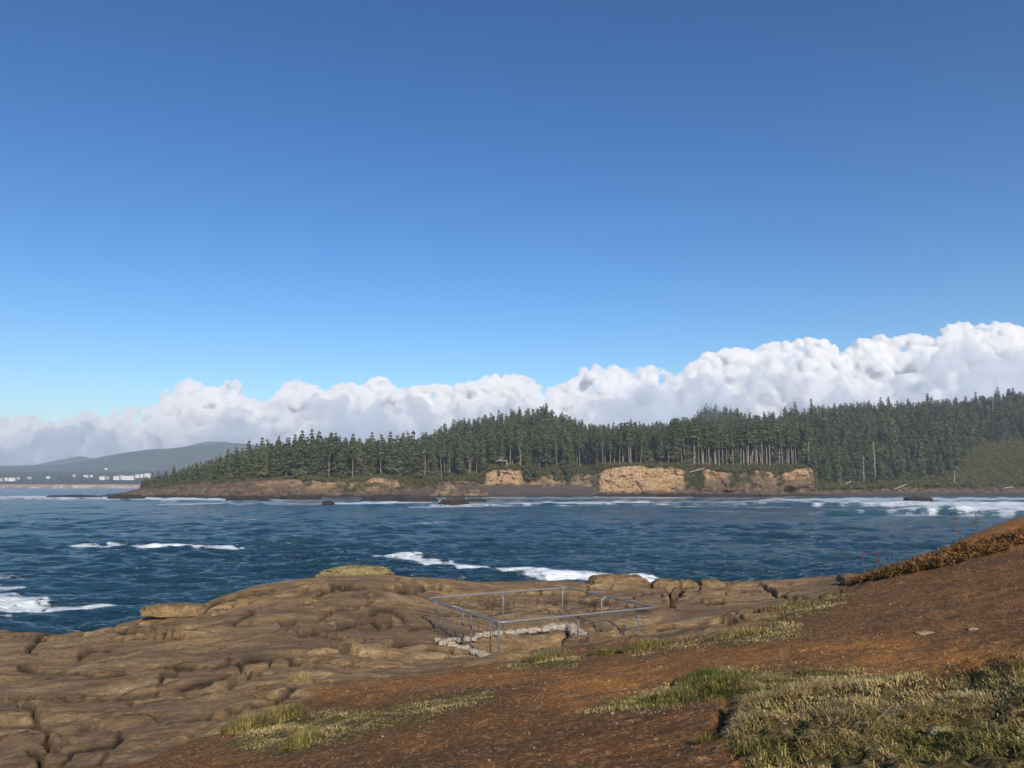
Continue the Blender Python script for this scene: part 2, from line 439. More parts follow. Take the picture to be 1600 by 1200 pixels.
G3 = [(350,1165),(430,1115),(480,1112),(560,1112),(700,1088),(765,1078),(770,1090),(690,1115),(560,1150),(450,1185)]
G4 = [(985,1020),(1090,1000),(1150,985),(1225,972),(1262,985),(1215,1000),(1150,1004),(1060,1012),(1000,1026)]
G5 = [(1180,968),(1240,950),(1310,930),(1330,932),(1290,955),(1220,972)]
G6 = [(780,1040),(850,1024),(905,1028),(900,1038),(820,1046)]
GRASS = [G1, G2, G3, G4, G5, G6]
RIM = [(684,999),(755,992),(800,988),(860,983),(893,978),(910,996),(900,1006),(845,1012),(790,1030)]

_RIMW = [tuple(float(v) for v in at(px, py, D)[:2]) for (px, py), D in zip(RIM, (28.8,29.6,30.3,31.2,31.6,29.5,27.2,26.2,25.2))]

CRACKS = [ # strong seams of the shelf: width, depth, ledge height, points
 (2.0,.3,.16,[(25,1091),(94,1087),(188,1076),(266,1069),(328,1060),(359,1047)]),
 (2.0,.3,.14,[(231,1040),(288,1041),(344,1039),(391,1030),(437,1026),(469,1035),(494,1044)]),
 (3.5,.4,.1,[(75,991),(59,999),(44,1013),(59,1019)]),
 (5,.5,.1,[(-20,1093),(28,1097),(50,1107),(78,1135),(81,1154),(62,1166),(70,1200)]),
 (5,.4,.12,[(50,1163),(81,1160),(103,1168),(141,1160),(175,1154),(192,1141),(187,1132)]),
 (3,.35,.15,[(125,1022),(144,1016),(170,1013)]),(2.5,.3,.16,[(322,950),(350,940),(390,930),(428,922)]),(3.5,.35,.1,[(366,968),(384,958),(398,952)]),
 (3,.3,.05,[(437,968),(460,966)]),(2,.25,.08,[(390,1100),(422,1091),(469,1076)]),
 (2.2,.35,.16,[(469,993),(491,988),(531,979),(572,969),(590,976),(612,977)]),(3,.35,.12,[(606,1011),(619,1007),(637,1004),(650,1002)]),
 (2.0,.3,.15,[(600,1010),(669,1012),(706,1013)]),(2.6,.3,.2,[(497,930),(528,917),(575,919),(637,920),(687,917)]),
 (3,.3,.1,[(581,952),(600,953),(625,957),(634,972)]),(6,.5,.05,[(703,1042),(740,1046),(787,1044)]),
 (3.2,.6,.0,[(1046,912),(1049,942)]),(3.5,.6,.1,[(1052,934),(1059,926),(1070,911)]),(3,.5,.0,[(1090,920),(1097,910)]),(2.4,.35,.15,[(1104,939),(1132,938)]),
 (2,.3,.15,[(1195,915),(1214,928),(1245,931)]),(2,.3,.08,[(1027,979),(1053,973)]),(2.2,.3,.12,[(30,1041),(90,1044),(150,1050),(200,1046)]),(2,.25,.08,[(250,1125),(290,1118),(330,1112)]),
 (2,.3,.1,[(190,985),(240,990),(300,984)]),(2.4,.3,.1,[(500,960),(530,950),(560,948)]),(2,.25,.12,[(840,940),(900,934),(950,938)]),(2.5,.35,.1,[(980,945),(1010,950),(1040,946)]),
 (3,.3,.1,[(250,1060),(262,1050),(280,1048)]),(3,.4,.06,[(505,1090),(540,1082),(590,1075)]),(2.2,.3,.1,[(700,945),(760,940),(800,944)]),(2,.3,.1,[(640,985),(660,978),(690,976)])]
def seams(px, py, x, y):
    n1 = 9 * fbm2(x * .9, y * .9, 3, 871); n2 = 4 * fbm2(x * 1.1 + 5, y * 1.1, 3, 873); wv = .75 + .8 * fbm2(x * 1.3, y * 1.3, 2, 875)
    cr = np.zeros_like(px); dz = np.zeros_like(px); qx = px + n1; qy = py + n2
    for w_, dp, lh, pts in CRACKS:
        P = np.array(pts, float); m = (qx > P[:, 0].min() - 60) & (qx < P[:, 0].max() + 60) & (qy > P[:, 1].min() - 60) & (qy < P[:, 1].max() + 60) & (y > 1)
        if not m.any(): continue
        a, b_ = qx[m], qy[m]; d2 = np.full(a.shape, 1e9); sg = np.zeros(a.shape); en = np.ones(a.shape)
        for i in range(len(P) - 1):
            ex, ey = P[i + 1] - P[i]; t = ((a - P[i, 0]) * ex + (b_ - P[i, 1]) * ey) / (ex * ex + ey * ey); tc = np.clip(t, 0, 1)
            dx = a - P[i, 0] - tc * ex; dy = b_ - P[i, 1] - tc * ey; d = dx * dx + dy * dy; k = d < d2
            d2 = np.where(k, d, d2); sg = np.where(k, np.sign(-dy * abs(ex) + dx * ey * np.sign(ex)), sg)
        d = np.sqrt(d2); c = np.exp(-(d / (w_ * wv[m])) ** 2)
        cr[m] = np.maximum(cr[m], c); dz[m] += np.where(sg > 0, .7 * lh * np.exp(-d / 22), -.2 * lh * np.exp(-d / 12)) - .7 * dp * c
    return cr, dz

def ground(x, y):
    """near coast height and crack amount"""
    z = tps(x, y)
    # soil mask from the plain surface
    px, py = proj(x, y, z)
    wx = fbm2(x * .5, y * .5, 3, 5)
    px_ = px + 50 * wx * np.clip(12 / np.maximum(y, 2), .3, 1); py_ = py + 14 * fbm2(x * .7 + 9, y * .7, 3, 6)
    front = y > 2
    soil = sstep(-9, 9, poly_sd(px_, py_, SOIL)); soil = np.where(front, soil, 1.0)
    rk = 1 - soil
    # rock relief
    lx = x * .12 + 1.6 * fbm2(x * .07, y * .1, 3, 21)
    s = (y + .22 * x + 5.5 * fbm2(x * .09, y * .16, 3, 22)) / 3.1
    f = s - np.floor(s); k = np.floor(s).astype(np.int64)
    amp = sstep(-.15, .35, fbm2(x * .16 + k * 7.7, y * .1, 2, 23)) * .25
    ledge = amp * (sstep(0, .09, f) * (1 - f) ** 1.3)
    fw = np.abs(f - np.round(f)) * 3.1
    crk = np.exp(-(np.minimum(fw, 9) / .10) ** 2) * sstep(.1, .26, amp)
    c2 = np.abs(fbm2(x * .11 + 3, y * .26 + 5, 3, 31)); c2m = sstep(-.02, .28, fbm2(x * .12, y * .12, 2, 33))
    crk2 = np.exp(-(c2 / .016) ** 2) * c2m
    c3 = np.abs(fbm2(x * .3 + 31, y * .17 + 5, 3, 41)); c3m = sstep(.1, .4, fbm2(x * .1 + 5, y * .14, 2, 43))
    crk3 = np.exp(-(c3 / .017) ** 2) * c3m
    crack = np.clip(crk * 1.3 + crk2 + crk3, 0, 1) * rk
    billow = (.5 - np.abs(fbm2(x * .17, y * .3, 3, 51))) * .35 + fbm2(x * .8, y * 1.3, 4, 52) * .10
    fine = fbm2(x * 3.1, y * 3.9, 3, 61) * .035
    sc_, sz_ = seams(px, py, x, y)
    crack = np.clip(crack + sc_ * rk, 0, 1)
    zr = ledge - .12 + billow * 1.0 - .12 + fine - .42 * (crack - sc_ * rk) + sz_ * np.clip(y / 28, .5, 1.3)
    zs = fbm2(x * .55, y * .7, 4, 71) * .13 + fbm2(x * 4, y * 4, 3, 72) * .03
    lump = sstep(-20, 10, poly_sd(px, py, G1)) * front
    zs = zs + lump * (.16 * fbm2(x * 1.7, y * 1.7, 4, 75, .6) + .05 * fbm2(x * 7, y * 7, 2, 76))
    for hx_, hy_, hr_, hd_ in ((1141, 1106, 11, .3), (1128, 1126, 8, .22), (1247, 1150, 9, .2), (1240, 1175, 10, .22), (1465, 1172, 9, .14), (1050, 1068, 6, .1)):
        zs = zs - hd_ * np.exp(-(((px - hx_) / hr_) ** 2 + ((py - hy_) / (hr_ * 1.2)) ** 2)) * front
    zd = zr * rk + zs * soil
    zd = zd * np.clip((y - 1) / 3, 0, 1)
    # hollow inside the railing
    pit = poly_sd(x + .12 * fbm2(x * 2, y * 2, 2, 81), y + .12 * fbm2(x * 2 + 5, y * 2, 2, 82), _RIMW)
    zd = zd - 1.9 * sstep(-.05, .55, pit)
    # seaward edge
    az = CX + F * x / np.maximum(y, 1.0) / CP
    De = np.interp(az, EDGE_X, EDGE_D) + 1.3 * fbm2(x * .35, y * .05, 3, 91) + .3 * np.abs(fbm2(x * 1.1, y * .05, 2, 92))
    ov = np.maximum(y - De, 0)
    z = z + zd * (1 - .55 * sstep(-4, 0, y - De)) - .55 * ov ** 1.45
    return np.maximum(z, -4.0), crack, soil

def near_ground():
    nr, nc = 1050, 1150; oy = -5.0
    t = np.linspace(0, 1, nr); r = (1 / np.sqrt(2.0) + (1 / np.sqrt(64.0) - 1 / np.sqrt(2.0)) * t) ** -2
    a = np.linspace(R(-58), R(58), nc)
    # denser columns inside the view
    a = R(58) * (np.linspace(-1, 1, nc) * .72 + .28 * np.linspace(-1, 1, nc) ** 3)
    X = (r[:, None] * np.sin(a)[None]).reshape(-1); Y = (oy + r[:, None] * np.cos(a)[None]).reshape(-1)
    Z, crack, soil = ground(X, Y)
    px, py = proj(X, Y, Z)
    wx = 12 * fbm2(X * 1.3, Y * 1.3, 3, 95); wy = 9 * fbm2(X * 1.3 + 7, Y * 1.3, 3, 96)
    dry = np.zeros_like(X)
    for g in GRASS: dry = np.maximum(dry, sstep(-10, 8, poly_sd(px + wx, py + wy, g)))
    dry = dry * (Y > 1) * .85
    org = np.zeros_like(X)
    for g in (ORANGE, ORANGE2): org = np.maximum(org, sstep(-14, 14, poly_sd(px + 2 * wx, py + wy, g)))
    org = np.maximum(org, .65 * sstep(-8, 8, poly_sd(px + 2 * wx, py + wy, ORANGE3)))
    mask = np.stack([soil, dry, org, crack], 1)
    V = np.stack([X, Y, Z], 1)
    o = mesh_np('ground', V, grid_faces(nr, nc), M_ground, attrs={'mask': mask})
    return tag(o, 'brown sandstone shelf and reddish brown soil slope in the foreground', 'ground', kind='structure')
near_ground()

# ------------------------------------------------------------------ blobby rocks
def ico(n):
    import bmesh
    bm = bmesh.new(); bmesh.ops.create_icosphere(bm, subdivisions=n, radius=1)
    V = np.array([v.co[:] for v in bm.verts]); Fc = np.array([[v.index for v in f.verts] for f in bm.faces]); bm.free()
    return V, Fc
ICO = {n: ico(n) for n in (2, 3, 4, 5)}
def rock_obj(name, loc, size, mat, label, cat='rock', rz=0, seed=0, n=4, flat=.3, rough=.28, group=None, power=.75, peak=0):
    V, Fc = ICO[n]; V = V.copy()
    V = np.sign(V) * np.abs(V) ** power
    d = fbm3(V[:, 0] * 1.3 + seed * 7, V[:, 1] * 1.3, V[:, 2] * 1.3 + seed, 5, seed + 100, .6)
    cr = np.abs(fbm3(V[:, 0] * 1.1 + seed * 3, V[:, 1] * 1.1, V[:, 2] * 2.4, 3, seed + 300))
    V = V * (1 + rough * d - rough * .9 * np.exp(-(cr / .06) ** 2))[:, None]
    if peak:
        s = 1 - peak * np.clip(V[:, 2], 0, 1) ** .8
        V[:, 0] = V[:, 0] * s + .2 * peak * np.clip(V[:, 2], 0, 1); V[:, 1] *= s
    V[:, 2] = np.where(V[:, 2] < 0, V[:, 2] * flat, V[:, 2])
    V = V * np.array(size) / 2 * np.array([1, 1, 2.0])
    c, s_ = math.cos(rz), math.sin(rz)
    V = np.stack([V[:, 0] * c - V[:, 1] * s_, V[:, 0] * s_ + V[:, 1] * c, V[:, 2]], 1)
    o = mesh_np(name, V, Fc, mat); o.location = loc
    return tag(o, label, cat, group)

def gz(x, y):
    z, _, _ = ground(np.array([float(x)]), np.array([float(y)])); return float(z[0])

x, y, z = [float(v) for v in at(272, 966, 35.8)]
rock_obj('rock_slab', (x, y, z + .2), (2.9, 1.3, .42), M_rock, 'long flat brown rock slab lying on the seaward edge of the shelf', seed=3, flat=.2, power=.5, rough=.16)
x, y, z = [float(v) for v in at(345, 966, 35.2)]
rock_obj('boulder', (x, y, z - .1), (.95, .8, .5), M_rock, 'small angular boulder just right of the flat slab', seed=5, rz=.4, power=.6)
for i, (a, bb, s) in enumerate(((322, 968, .4), (330, 973, .3))):
    x, y, z = [float(v) for v in at(a, bb, 35)]
    rock_obj('stone', (x, y, z - .06), (s * 1.3, s, s * .5), M_rock, 'little stone wedged between the flat slab and the boulder', 'stone', group='stones wedged by the slab', seed=6 + i, n=3)
x, y, z = [float(v) for v in at(556, 899, 41.5)]
rock_obj('lichen_mound', (x, y, z - .12), (4.0, 1.7, .62), M_lichen, 'yellowish lichen covered hump on the crest of the shelf', 'rock', seed=12, power=.75, rough=.24, n=5)
for i, (px, py, D, sx, sz, lab) in enumerate(((1446, 999, 14.6, .36, .05, 'flat pale stone set in the brown slope, the larger of two'), (1521, 1000, 14.2, .22, .045, 'small pale stone in the brown slope, nearest the right edge'),
                                   (1398, 1123, 6.4, .26, .11, 'pale grey stone half sunk in the matted grass'), (1470, 1165, 5.6, .16, .07, 'small grey stone low in the dry grass'))):
    x, y, _ = [float(v) for v in at(px, py, D)]
    rock_obj('stone', (x, y, gz(x, y) - .01), (sx, sx * .8, sz), M_tan if i < 2 else M_lichen, lab, 'stone', seed=20 + i, n=3)
# blocky rocks on the crest right of the railing
for i, (px, py, D, sx, sz, lab) in enumerate(((968, 915, 43.5, 3.2, .55, 'broad rounded outcrop on the crest beside the far end of the railing'), (1040, 925, 42, 1.5, .62, 'squarish outcrop block on the crest, first right of the railing'),
        (1075, 928, 41.8, 1.1, .66, 'squarish outcrop block with a dark gap on its left'), (1112, 926, 42, 1.6, .6, 'wider outcrop block in the middle of the crest row'),
        (1160, 926, 42, 1.9, .52, 'low outcrop block at the right end of the crest row'), (1332, 905, 33, 1.0, .25, 'dark low rock where the reddish thicket meets the crest'))):
    x, y, z = [float(v) for v in at(px, py, D)]
    rock_obj('outcrop', (x, y, z - .1), (sx, 1.4, sz * 1.25), M_rock, lab, 'rock', seed=40 + i, power=.55, rough=.2)

# pale broken rim of the hollow
def rim():
    pts = []
    W = [(682,999,28.6),(700,1004,27.8),(720,1011,27),(745,1019,26.2),(770,1028,25.4),(786,1031,25.0)]
    W2 = [(700,1000,29.0),(735,997,29.4),(757,990,29.8),(800,987,30.5),(850,982,31.2),(885,977,31.8),(897,982,31.2),(905,992,30.0),(915,1000,28.8)]
    for k, W_ in enumerate((W, W2)):
        parts = []
        for i in range(len(W_) - 1):
            n = 10
            for j in range(n):
                t = (j + random.random() * .5) / n
                p = [W_[i][q] * (1 - t) + W_[i + 1][q] * t for q in range(3)]
                x, y, z = [float(v) for v in at(*p)]
                V, Fc = ICO[3]; s = random.uniform(.04, .13)
                if k and 4 <= i: s *= 1.4
                d = fbm3(V[:, 0] * 1.5 + i * 7 + j * 3.1, V[:, 1] * 1.5, V[:, 2] * 1.5, 3, 200 + i, .6)
                Q = np.sign(V) * np.abs(V) ** .7 * (1 + .6 * d)[:, None] * np.array([s * 1.3, s, s * .8]) + np.array([x, y, z - .02]) + RNG.normal(0, .05, 3) * np.array([1, 1.5, .3])
                parts.append((Q, np.zeros((0, 4), int), Fc))
        V, fs = join(parts)
        o = mesh_np('stone_edging', V, fs, M_pale)
        tag(o, ['pale broken stone edging along the near left side of the hollow', 'whitish crumbling rock rim along the far side of the railed hollow'][k], 'stone edging')
rim()

# ------------------------------------------------------------------ railing
def railing():
    zr = EYE - 4.2
    C = {k: on_z(px, py, zr) for k, (px, py) in dict(L=(666, 935), F=(780, 973), Rr=(1025, 949), B=(885, 918)).items()}
    C = {k: np.array([float(a) for a in v]) for k, v in C.items()}
    cen = sum(C.values()) / 4
    root = empty('metal_railing', (cen[0], cen[1], zr - 1.3))
    off = np.array(root.location)
    tag(root, 'galvanised pipe railing around the hollow in the brown rock shelf', 'railing')
    # rail with rounded corners
    ks = ['L', 'F', 'Rr', 'B']; pts = []
    for i, k in enumerate(ks):
        p = C[k]; a = C[ks[i - 1]] - p; c = C[ks[(i + 1) % 4]] - p
        a /= np.linalg.norm(a); c /= np.linalg.norm(c); r = .28
        for t in np.linspace(0, 1, 6): pts.append(p + a * r * (1 - t) ** 2 + c * r * t ** 2)
    pts.append(pts[0])
    # let the rail sag and kink a little between joints
    V, q, t = tube(np.array(pts) - off, .034, 10, cap=False)
    mesh_np('rail', V, [q], M_steel, root)
    def post(tx, ty, bx, by, out, r=.03):
        top = np.array([tx, ty, zr]); 
        foot = np.array([bx, by, gz(bx, by) - .15])
        P = [foot, np.array([bx, by, zr - .30])]
        for s in np.linspace(.15, 1, 7):
            a = s * math.pi / 2
            P.append(np.array([bx + (tx - bx) * (1 - math.cos(a)), by + (ty - by) * (1 - math.cos(a)), zr - .22 + .22 * math.sin(a)]))
        V, q, t = tube(np.array(P) - off, r, 8)
        mesh_np('post', V, [q, t], M_steel, root)
        return foot
    def lerp(a, b_, t): return C[a] * (1 - t) + C[b_] * t
    specs = [('L', 'F', .05), ('L', 'F', .57), ('L', 'F', .99), ('F', 'Rr', .5), ('F', 'Rr', .93), ('Rr', 'B', .5), ('B', 'L', .02), ('B', 'L', .5)]
    specs += [('L', 'F', .36), ('L', 'F', .8)]
    for j, (a, b_, t) in enumerate(specs):
        p = lerp(a, b_, t); inn = cen - p; inn[2] = 0; inn /= np.linalg.norm(inn)
        if j == 2: inn = inn * .25
        q = p + inn * (.28 if j not in (8, 9) else .5)
        post(p[0], p[1], q[0], q[1], None, .03 if j < 8 else .022)
    # wire infill, one panel a side
    for i in range(4):
        a, b_ = ks[i], ks[(i + 1) % 4]; parts = []
        for h in np.linspace(.16, 1.12, 8):
            P = []
            for t in np.linspace(.03, .97, 14):
                p = lerp(a, b_, t); inn = cen - p; inn[2] = 0; inn /= np.linalg.norm(inn); p = p + inn * .26
                p[2] = zr - h + .02 * math.sin(t * 9 + h * 20); P.append(p - off)
            parts.append(tube(P, .0055, 4, cap=False))
        for t in np.linspace(.06, .94, 15):
            p = lerp(a, b_, t); inn = cen - p; inn[2] = 0; inn /= np.linalg.norm(inn); p = p + inn * .26
            parts.append(tube([p + np.array([0, 0, -.14]) - off, p + np.array([0, 0, -1.14]) - off], .0045, 4, cap=False))
        V, fs = join(parts); mesh_np('wire_panel', V, fs, M_wire, root)
railing()

# ------------------------------------------------------------------ grass blades
def blades(x, y, h, wdt, az, lean, colr, droop=.5):
    n = len(x); z, _, _ = ground(x, y); z = z - .01
    dx, dy = np.cos(az), np.sin(az); sx, sy = -dy, dx
    def pt(t, l, dz, wv):
        bx = x + dx * l; by = y + dy * l
        return np.stack([bx - sx * wv, by - sy * wv, z + dz], 1), np.stack([bx + sx * wv, by + sy * wv, z + dz], 1)
    v0, v1 = pt(0, 0 * h, 0 * h, wdt); m = .55
    v2, v3 = pt(m, h * lean * .35, h * .62 * (1 - .35 * lean), wdt * .8)
    tx = x + dx * h * lean; ty = y + dy * h * lean
    v4 = np.stack([tx, ty, z + h * np.maximum(1 - lean * (.55 + .45 * droop), .08)], 1)
    V = np.stack([v0, v1, v2, v3, v4], 1).reshape(-1, 3)
    i = np.arange(n)[:, None] * 5
    C = np.repeat(np.concatenate([colr, np.ones((n, 1))], 1), 5, 0)
    return V, i + np.array([[0, 1, 3, 2]]), i + np.array([[2, 3, 4]]), C

GREEN = np.array([[.07, .095, .015], [.13, .145, .026], [.19, .175, .04], [.28, .21, .07], [.42, .31, .125], [.56, .43, .2]])
def bcol(n, dryness):
    u = np.clip(dryness + RNG.normal(0, .22, n), 0, .999) * 5
    k = u.astype(int); f = (u - k)[:, None]; k2 = np.minimum(k + 1, 5)
    return (GREEN[k] * (1 - f) + GREEN[k2] * f) * RNG.uniform(.65, 1.15, (n, 1))

def scatter(poly, n, D0, D1, soft=8):
    """random spots on the ground whose projection falls in a region"""
    P = np.array(poly); xs = []; ys = []; tot = 0
    while tot < n:
        D = RNG.uniform(D0, D1, n * 3); px = RNG.uniform(P[:, 0].min() - 20, P[:, 0].max() + 20, n * 3)
        x = (px - CX) / F * D; ok = RNG.random(n * 3) < D / D1
        x = x[ok]; D = D[ok]
        z = tps(x, D); qx, qy = proj(x, D, z)
        s = poly_sd(qx + 10 * fbm2(x * 2, D * 2, 2, 3), qy + 8 * fbm2(x * 2 + 9, D * 2, 2, 4), poly)
        k = s > RNG.uniform(-soft, soft, len(s)); xs.append(x[k]); ys.append(D[k]); tot += k.sum()
        if k.sum() < 20: break
    return np.concatenate(xs)[:n], np.concatenate(ys)[:n]

def grass():
    out = []
    for gi, (poly, n, D0, D1, h0, h1, dr) in enumerate(((G1, 90000, 4.2, 9.5, .04, .14, .76), (G2, 30000, 7.5, 14, .04, .13, .7), (G3, 15000, 11, 19, .02, .07, .74),
                                          (G4, 8000, 15, 26, .04, .14, .8), (G5, 4000, 20, 34, .05, .16, .7), (G6, 3500, 17, 24, .04, .14, .66))):
        x, y = scatter(poly, n, D0, D1, 26 if gi == 0 else 11)
        clump = fbm2(x * 1.6, y * 1.6, 4, 301)
        keep = clump > (-.22 if gi != 0 else -.3) + .3 * RNG.random(len(x)) - .2
        if gi == 0:
            px, py = proj(x, y, tps(x, y))
            low = sstep(1100, 1190, py + 30 * fbm2(x, y, 2, 8)); keep &= RNG.random(len(x)) > low * .5 + .75 * (fbm2(x * 1.3, y * 1.3, 3, 9) < .02)
        x, y, clump = x[keep], y[keep], clump[keep]
        pxe, pye = proj(x, y, tps(x, y)); edge = sstep(-14, 16, poly_sd(pxe, pye, poly)); kk = RNG.random(len(x)) < .25 + .75 * edge; x, y, clump, edge = x[kk], y[kk], clump[kk], edge[kk]
        n = len(x); az = 2.6 + 1.2 * fbm2(x * .9, y * .9, 2, 55) * 3 + RNG.normal(0, .9, n)
        h = RNG.uniform(h0, h1, n) * (1 + 1.6 * clump) * (.35 + .65 * edge); lean = np.clip(RNG.normal(.88, .16, n), .15, 1.05)
        dry = dr - .6 * fbm2(x * .8 + 30, y * .8, 3, 77) * 1.6
        if gi == 1:
            px, py = proj(x, y, tps(x, y)); gb = np.exp(-((px - 1110) / 45) ** 2); dry = dry - .45 * gb; h = h * (1 + .6 * gb); lean = lean * (1 - .4 * gb)
        wd = .0022 + .00022 * y
        out.append(blades(x, y, h, RNG.uniform(.7, 1.3, n) * wd, az, lean, bcol(n, dry)))
    # stray clumps over the soil
    x, y = scatter(SOIL, 9000, 4.5, 30, 3); c = fbm2(x * 2.4, y * 2.4, 3, 401); k = c > .3 ; x, y = x[k], y[k]; n = len(x)
    out.append(blades(x, y, RNG.uniform(.02, .07, n), .0022 + .0002 * y, RNG.uniform(0, 6.3, n), RNG.uniform(.3, 1, n), bcol(n, .75)))
    o = 0; V = []; Q = []; T = []; C = []
    for v, q, t, c in out: V.append(v); Q.append(q + o); T.append(t + o); C.append(c); o += len(v)
    ob = mesh_np('grass', np.vstack(V), [np.vstack(Q), np.vstack(T)], M_blade, smooth=False, attrs={'bcol': np.vstack(C)})
    tag(ob, 'matted olive and straw coloured grass growing on the foreground slope', 'grass', kind='stuff')
grass()

def tuft(px, py, D, rad, n, h, dry, label, lean=.45, name='grass_tuft', group=None, flat=1.6):
    cx, cy, _ = [float(v) for v in at(px, py, D)]
    r = rad * np.sqrt(RNG.random(n)); a = RNG.uniform(0, 6.283, n)
    x = cx + r * np.cos(a); y = cy + r * np.sin(a) * .7
    hh = h * RNG.uniform(.45, 1.1, n) * (1 - .5 * (r / rad) ** 2)
    V, q, t, C = blades(x, y, hh, .003 + .00022 * y, a + RNG.normal(0, .6, n), np.clip(RNG.normal(lean, .2, n), .05, 1), bcol(n, dry))
    base = np.array([cx, cy, gz(cx, cy)]); o = mesh_np(name, V - base, [q, t], M_blade, smooth=False, attrs={'bcol': C}); o.location = base
    tag(o, label, 'grass tuft', group)
for a in [(385, 1148, 13.6, .42, 1500, .42, .62, 'straw coloured tuft at the far left end of the turf strip'),
          (432, 1132, 14.4, .5, 1800, .38, .56, 'tall green tuft on the soil edge above the rock shelf'),
          (470, 1072, 19.5, .3, 500, .4, .9, 'small reddish dry tuft on the rock above the green tufts'),
          (855, 1040, 20.5, .7, 1500, .42, .55, 'yellow green tuft in front of the railing'),
          (945, 1030, 20, .45, 900, .3, .4, 'low bright yellow green tuft right of the railing front'),
          (1008, 1016, 19.5, .6, 1400, .4, .55, 'leafy tuft below the right corner of the railing'),
          (1112, 1072, 10.5, .5, 2200, .26, .42, 'bright green tuft with straw tips on the turf bank'),
          (1060, 1085, 10.2, .45, 1500, .2, .6, 'olive tuft on the turf bank left of the bright green one'),
          (1155, 996, 18.5, .7, 1500, .34, .8, 'pale straw tuft where the soil slope meets the shelf'),
          (1225, 962, 24, .8, 1600, .36, .6, 'long grass tuft beneath the thicket at the foot of the slope'),
          (470, 1170, 11.4, .3, 900, .22, .5, 'short green tuft in the turf near the lower left'),
          (1105, 1155, 6.8, .12, 250, .1, .35, 'tiny green sprig on bare dark soil')]:
    tuft(*a[:7], a[7])

# pebbles and bits of litter on the soil
def pebbles():
    x, y = scatter(SOIL, 9000, 4.6, 26, 2); n = len(x); z, _, s = ground(x, y)
    V, Fc = ICO[2]; n = len(x); sz = RNG.uniform(.0025, .007, n) * (1 + 1.2 * (RNG.random(n) > .97)) * (1 + y * .045)
    Vs = V[None] * sz[:, None, None] * RNG.uniform(.6, 1.4, (n, 1, 3)) + np.stack([x, y, z + sz * .3], 1)[:, None]
    Fs = Fc[None] + (np.arange(n) * len(V))[:, None, None]
    o = mesh_np('gravel', Vs.reshape(-1, 3), Fs.reshape(-1, 3), M_pale2)
    tag(o, 'small pale pebbles and grit scattered over the brown soil', 'gravel', kind='stuff')
M_pale2 = mat_plain('grit', (.26, .17, .1), .9, scale=9, var=.5)
pebbles()

# dead fern and bramble thicket on the right ridge
def leafy(cx, cy, cz, rad, n, size, flat=.7, rng=RNG):
    """loose leaf-sized faces spread through a volume"""
    d = rng.normal(0, 1, (n, 3)); d /= np.linalg.norm(d, axis=1)[:, None]
    r = rad * rng.random(n) ** .45
    c = np.stack([cx + d[:, 0] * r, cy + d[:, 1] * r, cz + np.abs(d[:, 2]) * r * flat], 1)
    u = rng.normal(0, 1, (n, 3)); u /= np.linalg.norm(u, axis=1)[:, None]
    v = np.cross(u, rng.normal(0, 1, (n, 3))); v /= np.linalg.norm(v, axis=1)[:, None] + 1e-9
    s = (size * rng.uniform(.5, 1.3, n))[:, None]
    V = np.stack([c - u * s, c - v * s * .45, c + u * s, c + v * s * .45], 1).reshape(-1, 3)
    return V, np.arange(4 * n).reshape(-1, 4)
def thicket():
    line = [(1325, 930, 29), (1350, 920, 27.5), (1400, 905, 25.5), (1450, 890, 24.5), (1500, 874, 24), (1550, 864, 23.5), (1610, 852, 23), (1660, 850, 23)]
    Vs = []; Fs = []; T = []; o = 0
    for i in range(170):
        t = random.random() * (len(line) - 1.001); k = int(t); f = t - k
        p = [line[k][q] * (1 - f) + line[k + 1][q] * f for q in range(3)]
        D = p[2] + random.uniform(-.8, 1.1); x = (p[0] - CX) / F * D; z = gz(x, D)
        V, Fq = leafy(x, D, z - .03, random.uniform(.18, .46), 150, .055, .85)
        Vs.append(V); Fs.append(Fq + o); T.append(np.full(len(V), random.random())); o += len(V)
    ob = mesh_np('undergrowth', np.vstack(Vs), np.vstack(Fs), M_fern, smooth=False, attrs={'tint': np.concatenate(T)})
    tag(ob, 'rusty brown dead fern thicket along the ridge at the right', 'undergrowth', kind='stuff')
thicket()

def stalk(px, top, bot, D, umb, label, bent=0.0):
    x, y, _ = [float(v) for v in at(px, bot, D)]; _, _, zt = [float(v) for v in at(px, top, D)]; z0 = gz(x, y) - .05
    H = zt - z0; root = empty('dried_flower_stalk', (x, y, z0)); tag(root, label, 'dried plant', 'dry umbel stalks on the ridge')
    P = [(bent * (t ** 2) * H * .15 + .01 * math.sin(9 * t), .01 * math.cos(7 * t), H * t) for t in np.linspace(0, 1, 7)]
    V, q, t = tube(P, np.linspace(.014, .008, 7), 6); mesh_np('stem', V, [q, t], M_stalk, root)
    for h in ([1.0, .72] if umb > 1 else [1.0]):
        b0 = np.array([P[-1][0] * h, 0, H * h]); parts = []
        for k in range(9):
            a = k * .7; e = b0 + np.array([math.cos(a) * .1 * umb ** .5, math.sin(a) * .1, .06 + .02 * math.sin(k)]) * (1 if h == 1 else .7)
            parts.append(tube([b0, e], .004, 4)); V, Fc = ICO[2]; parts.append((V * np.array([.028, .028, .014]) + e, np.zeros((0, 4), int), Fc))
        V, fs = join(parts); mesh_np('flower_head', V, fs, M_stalk, root)
stalk(1525, 803, 845, 25.5, 2, 'tallest dry umbel stalk, with two heads, on the rusty hill', .3)
stalk(1497, 812, 852, 25.5, 1, 'thin dry stalk just left of the tallest one', -.2)
stalk(1352, 868, 905, 28, 1, 'leftmost of the short dry stalks above the crest', -.4)
stalk(1372, 866, 905, 27.5, 2, 'dry stalk with a broad head, middle of the short ones', .1)
stalk(1391, 864, 900, 27, 1, 'dry stalk at the right of the short ones', .2)

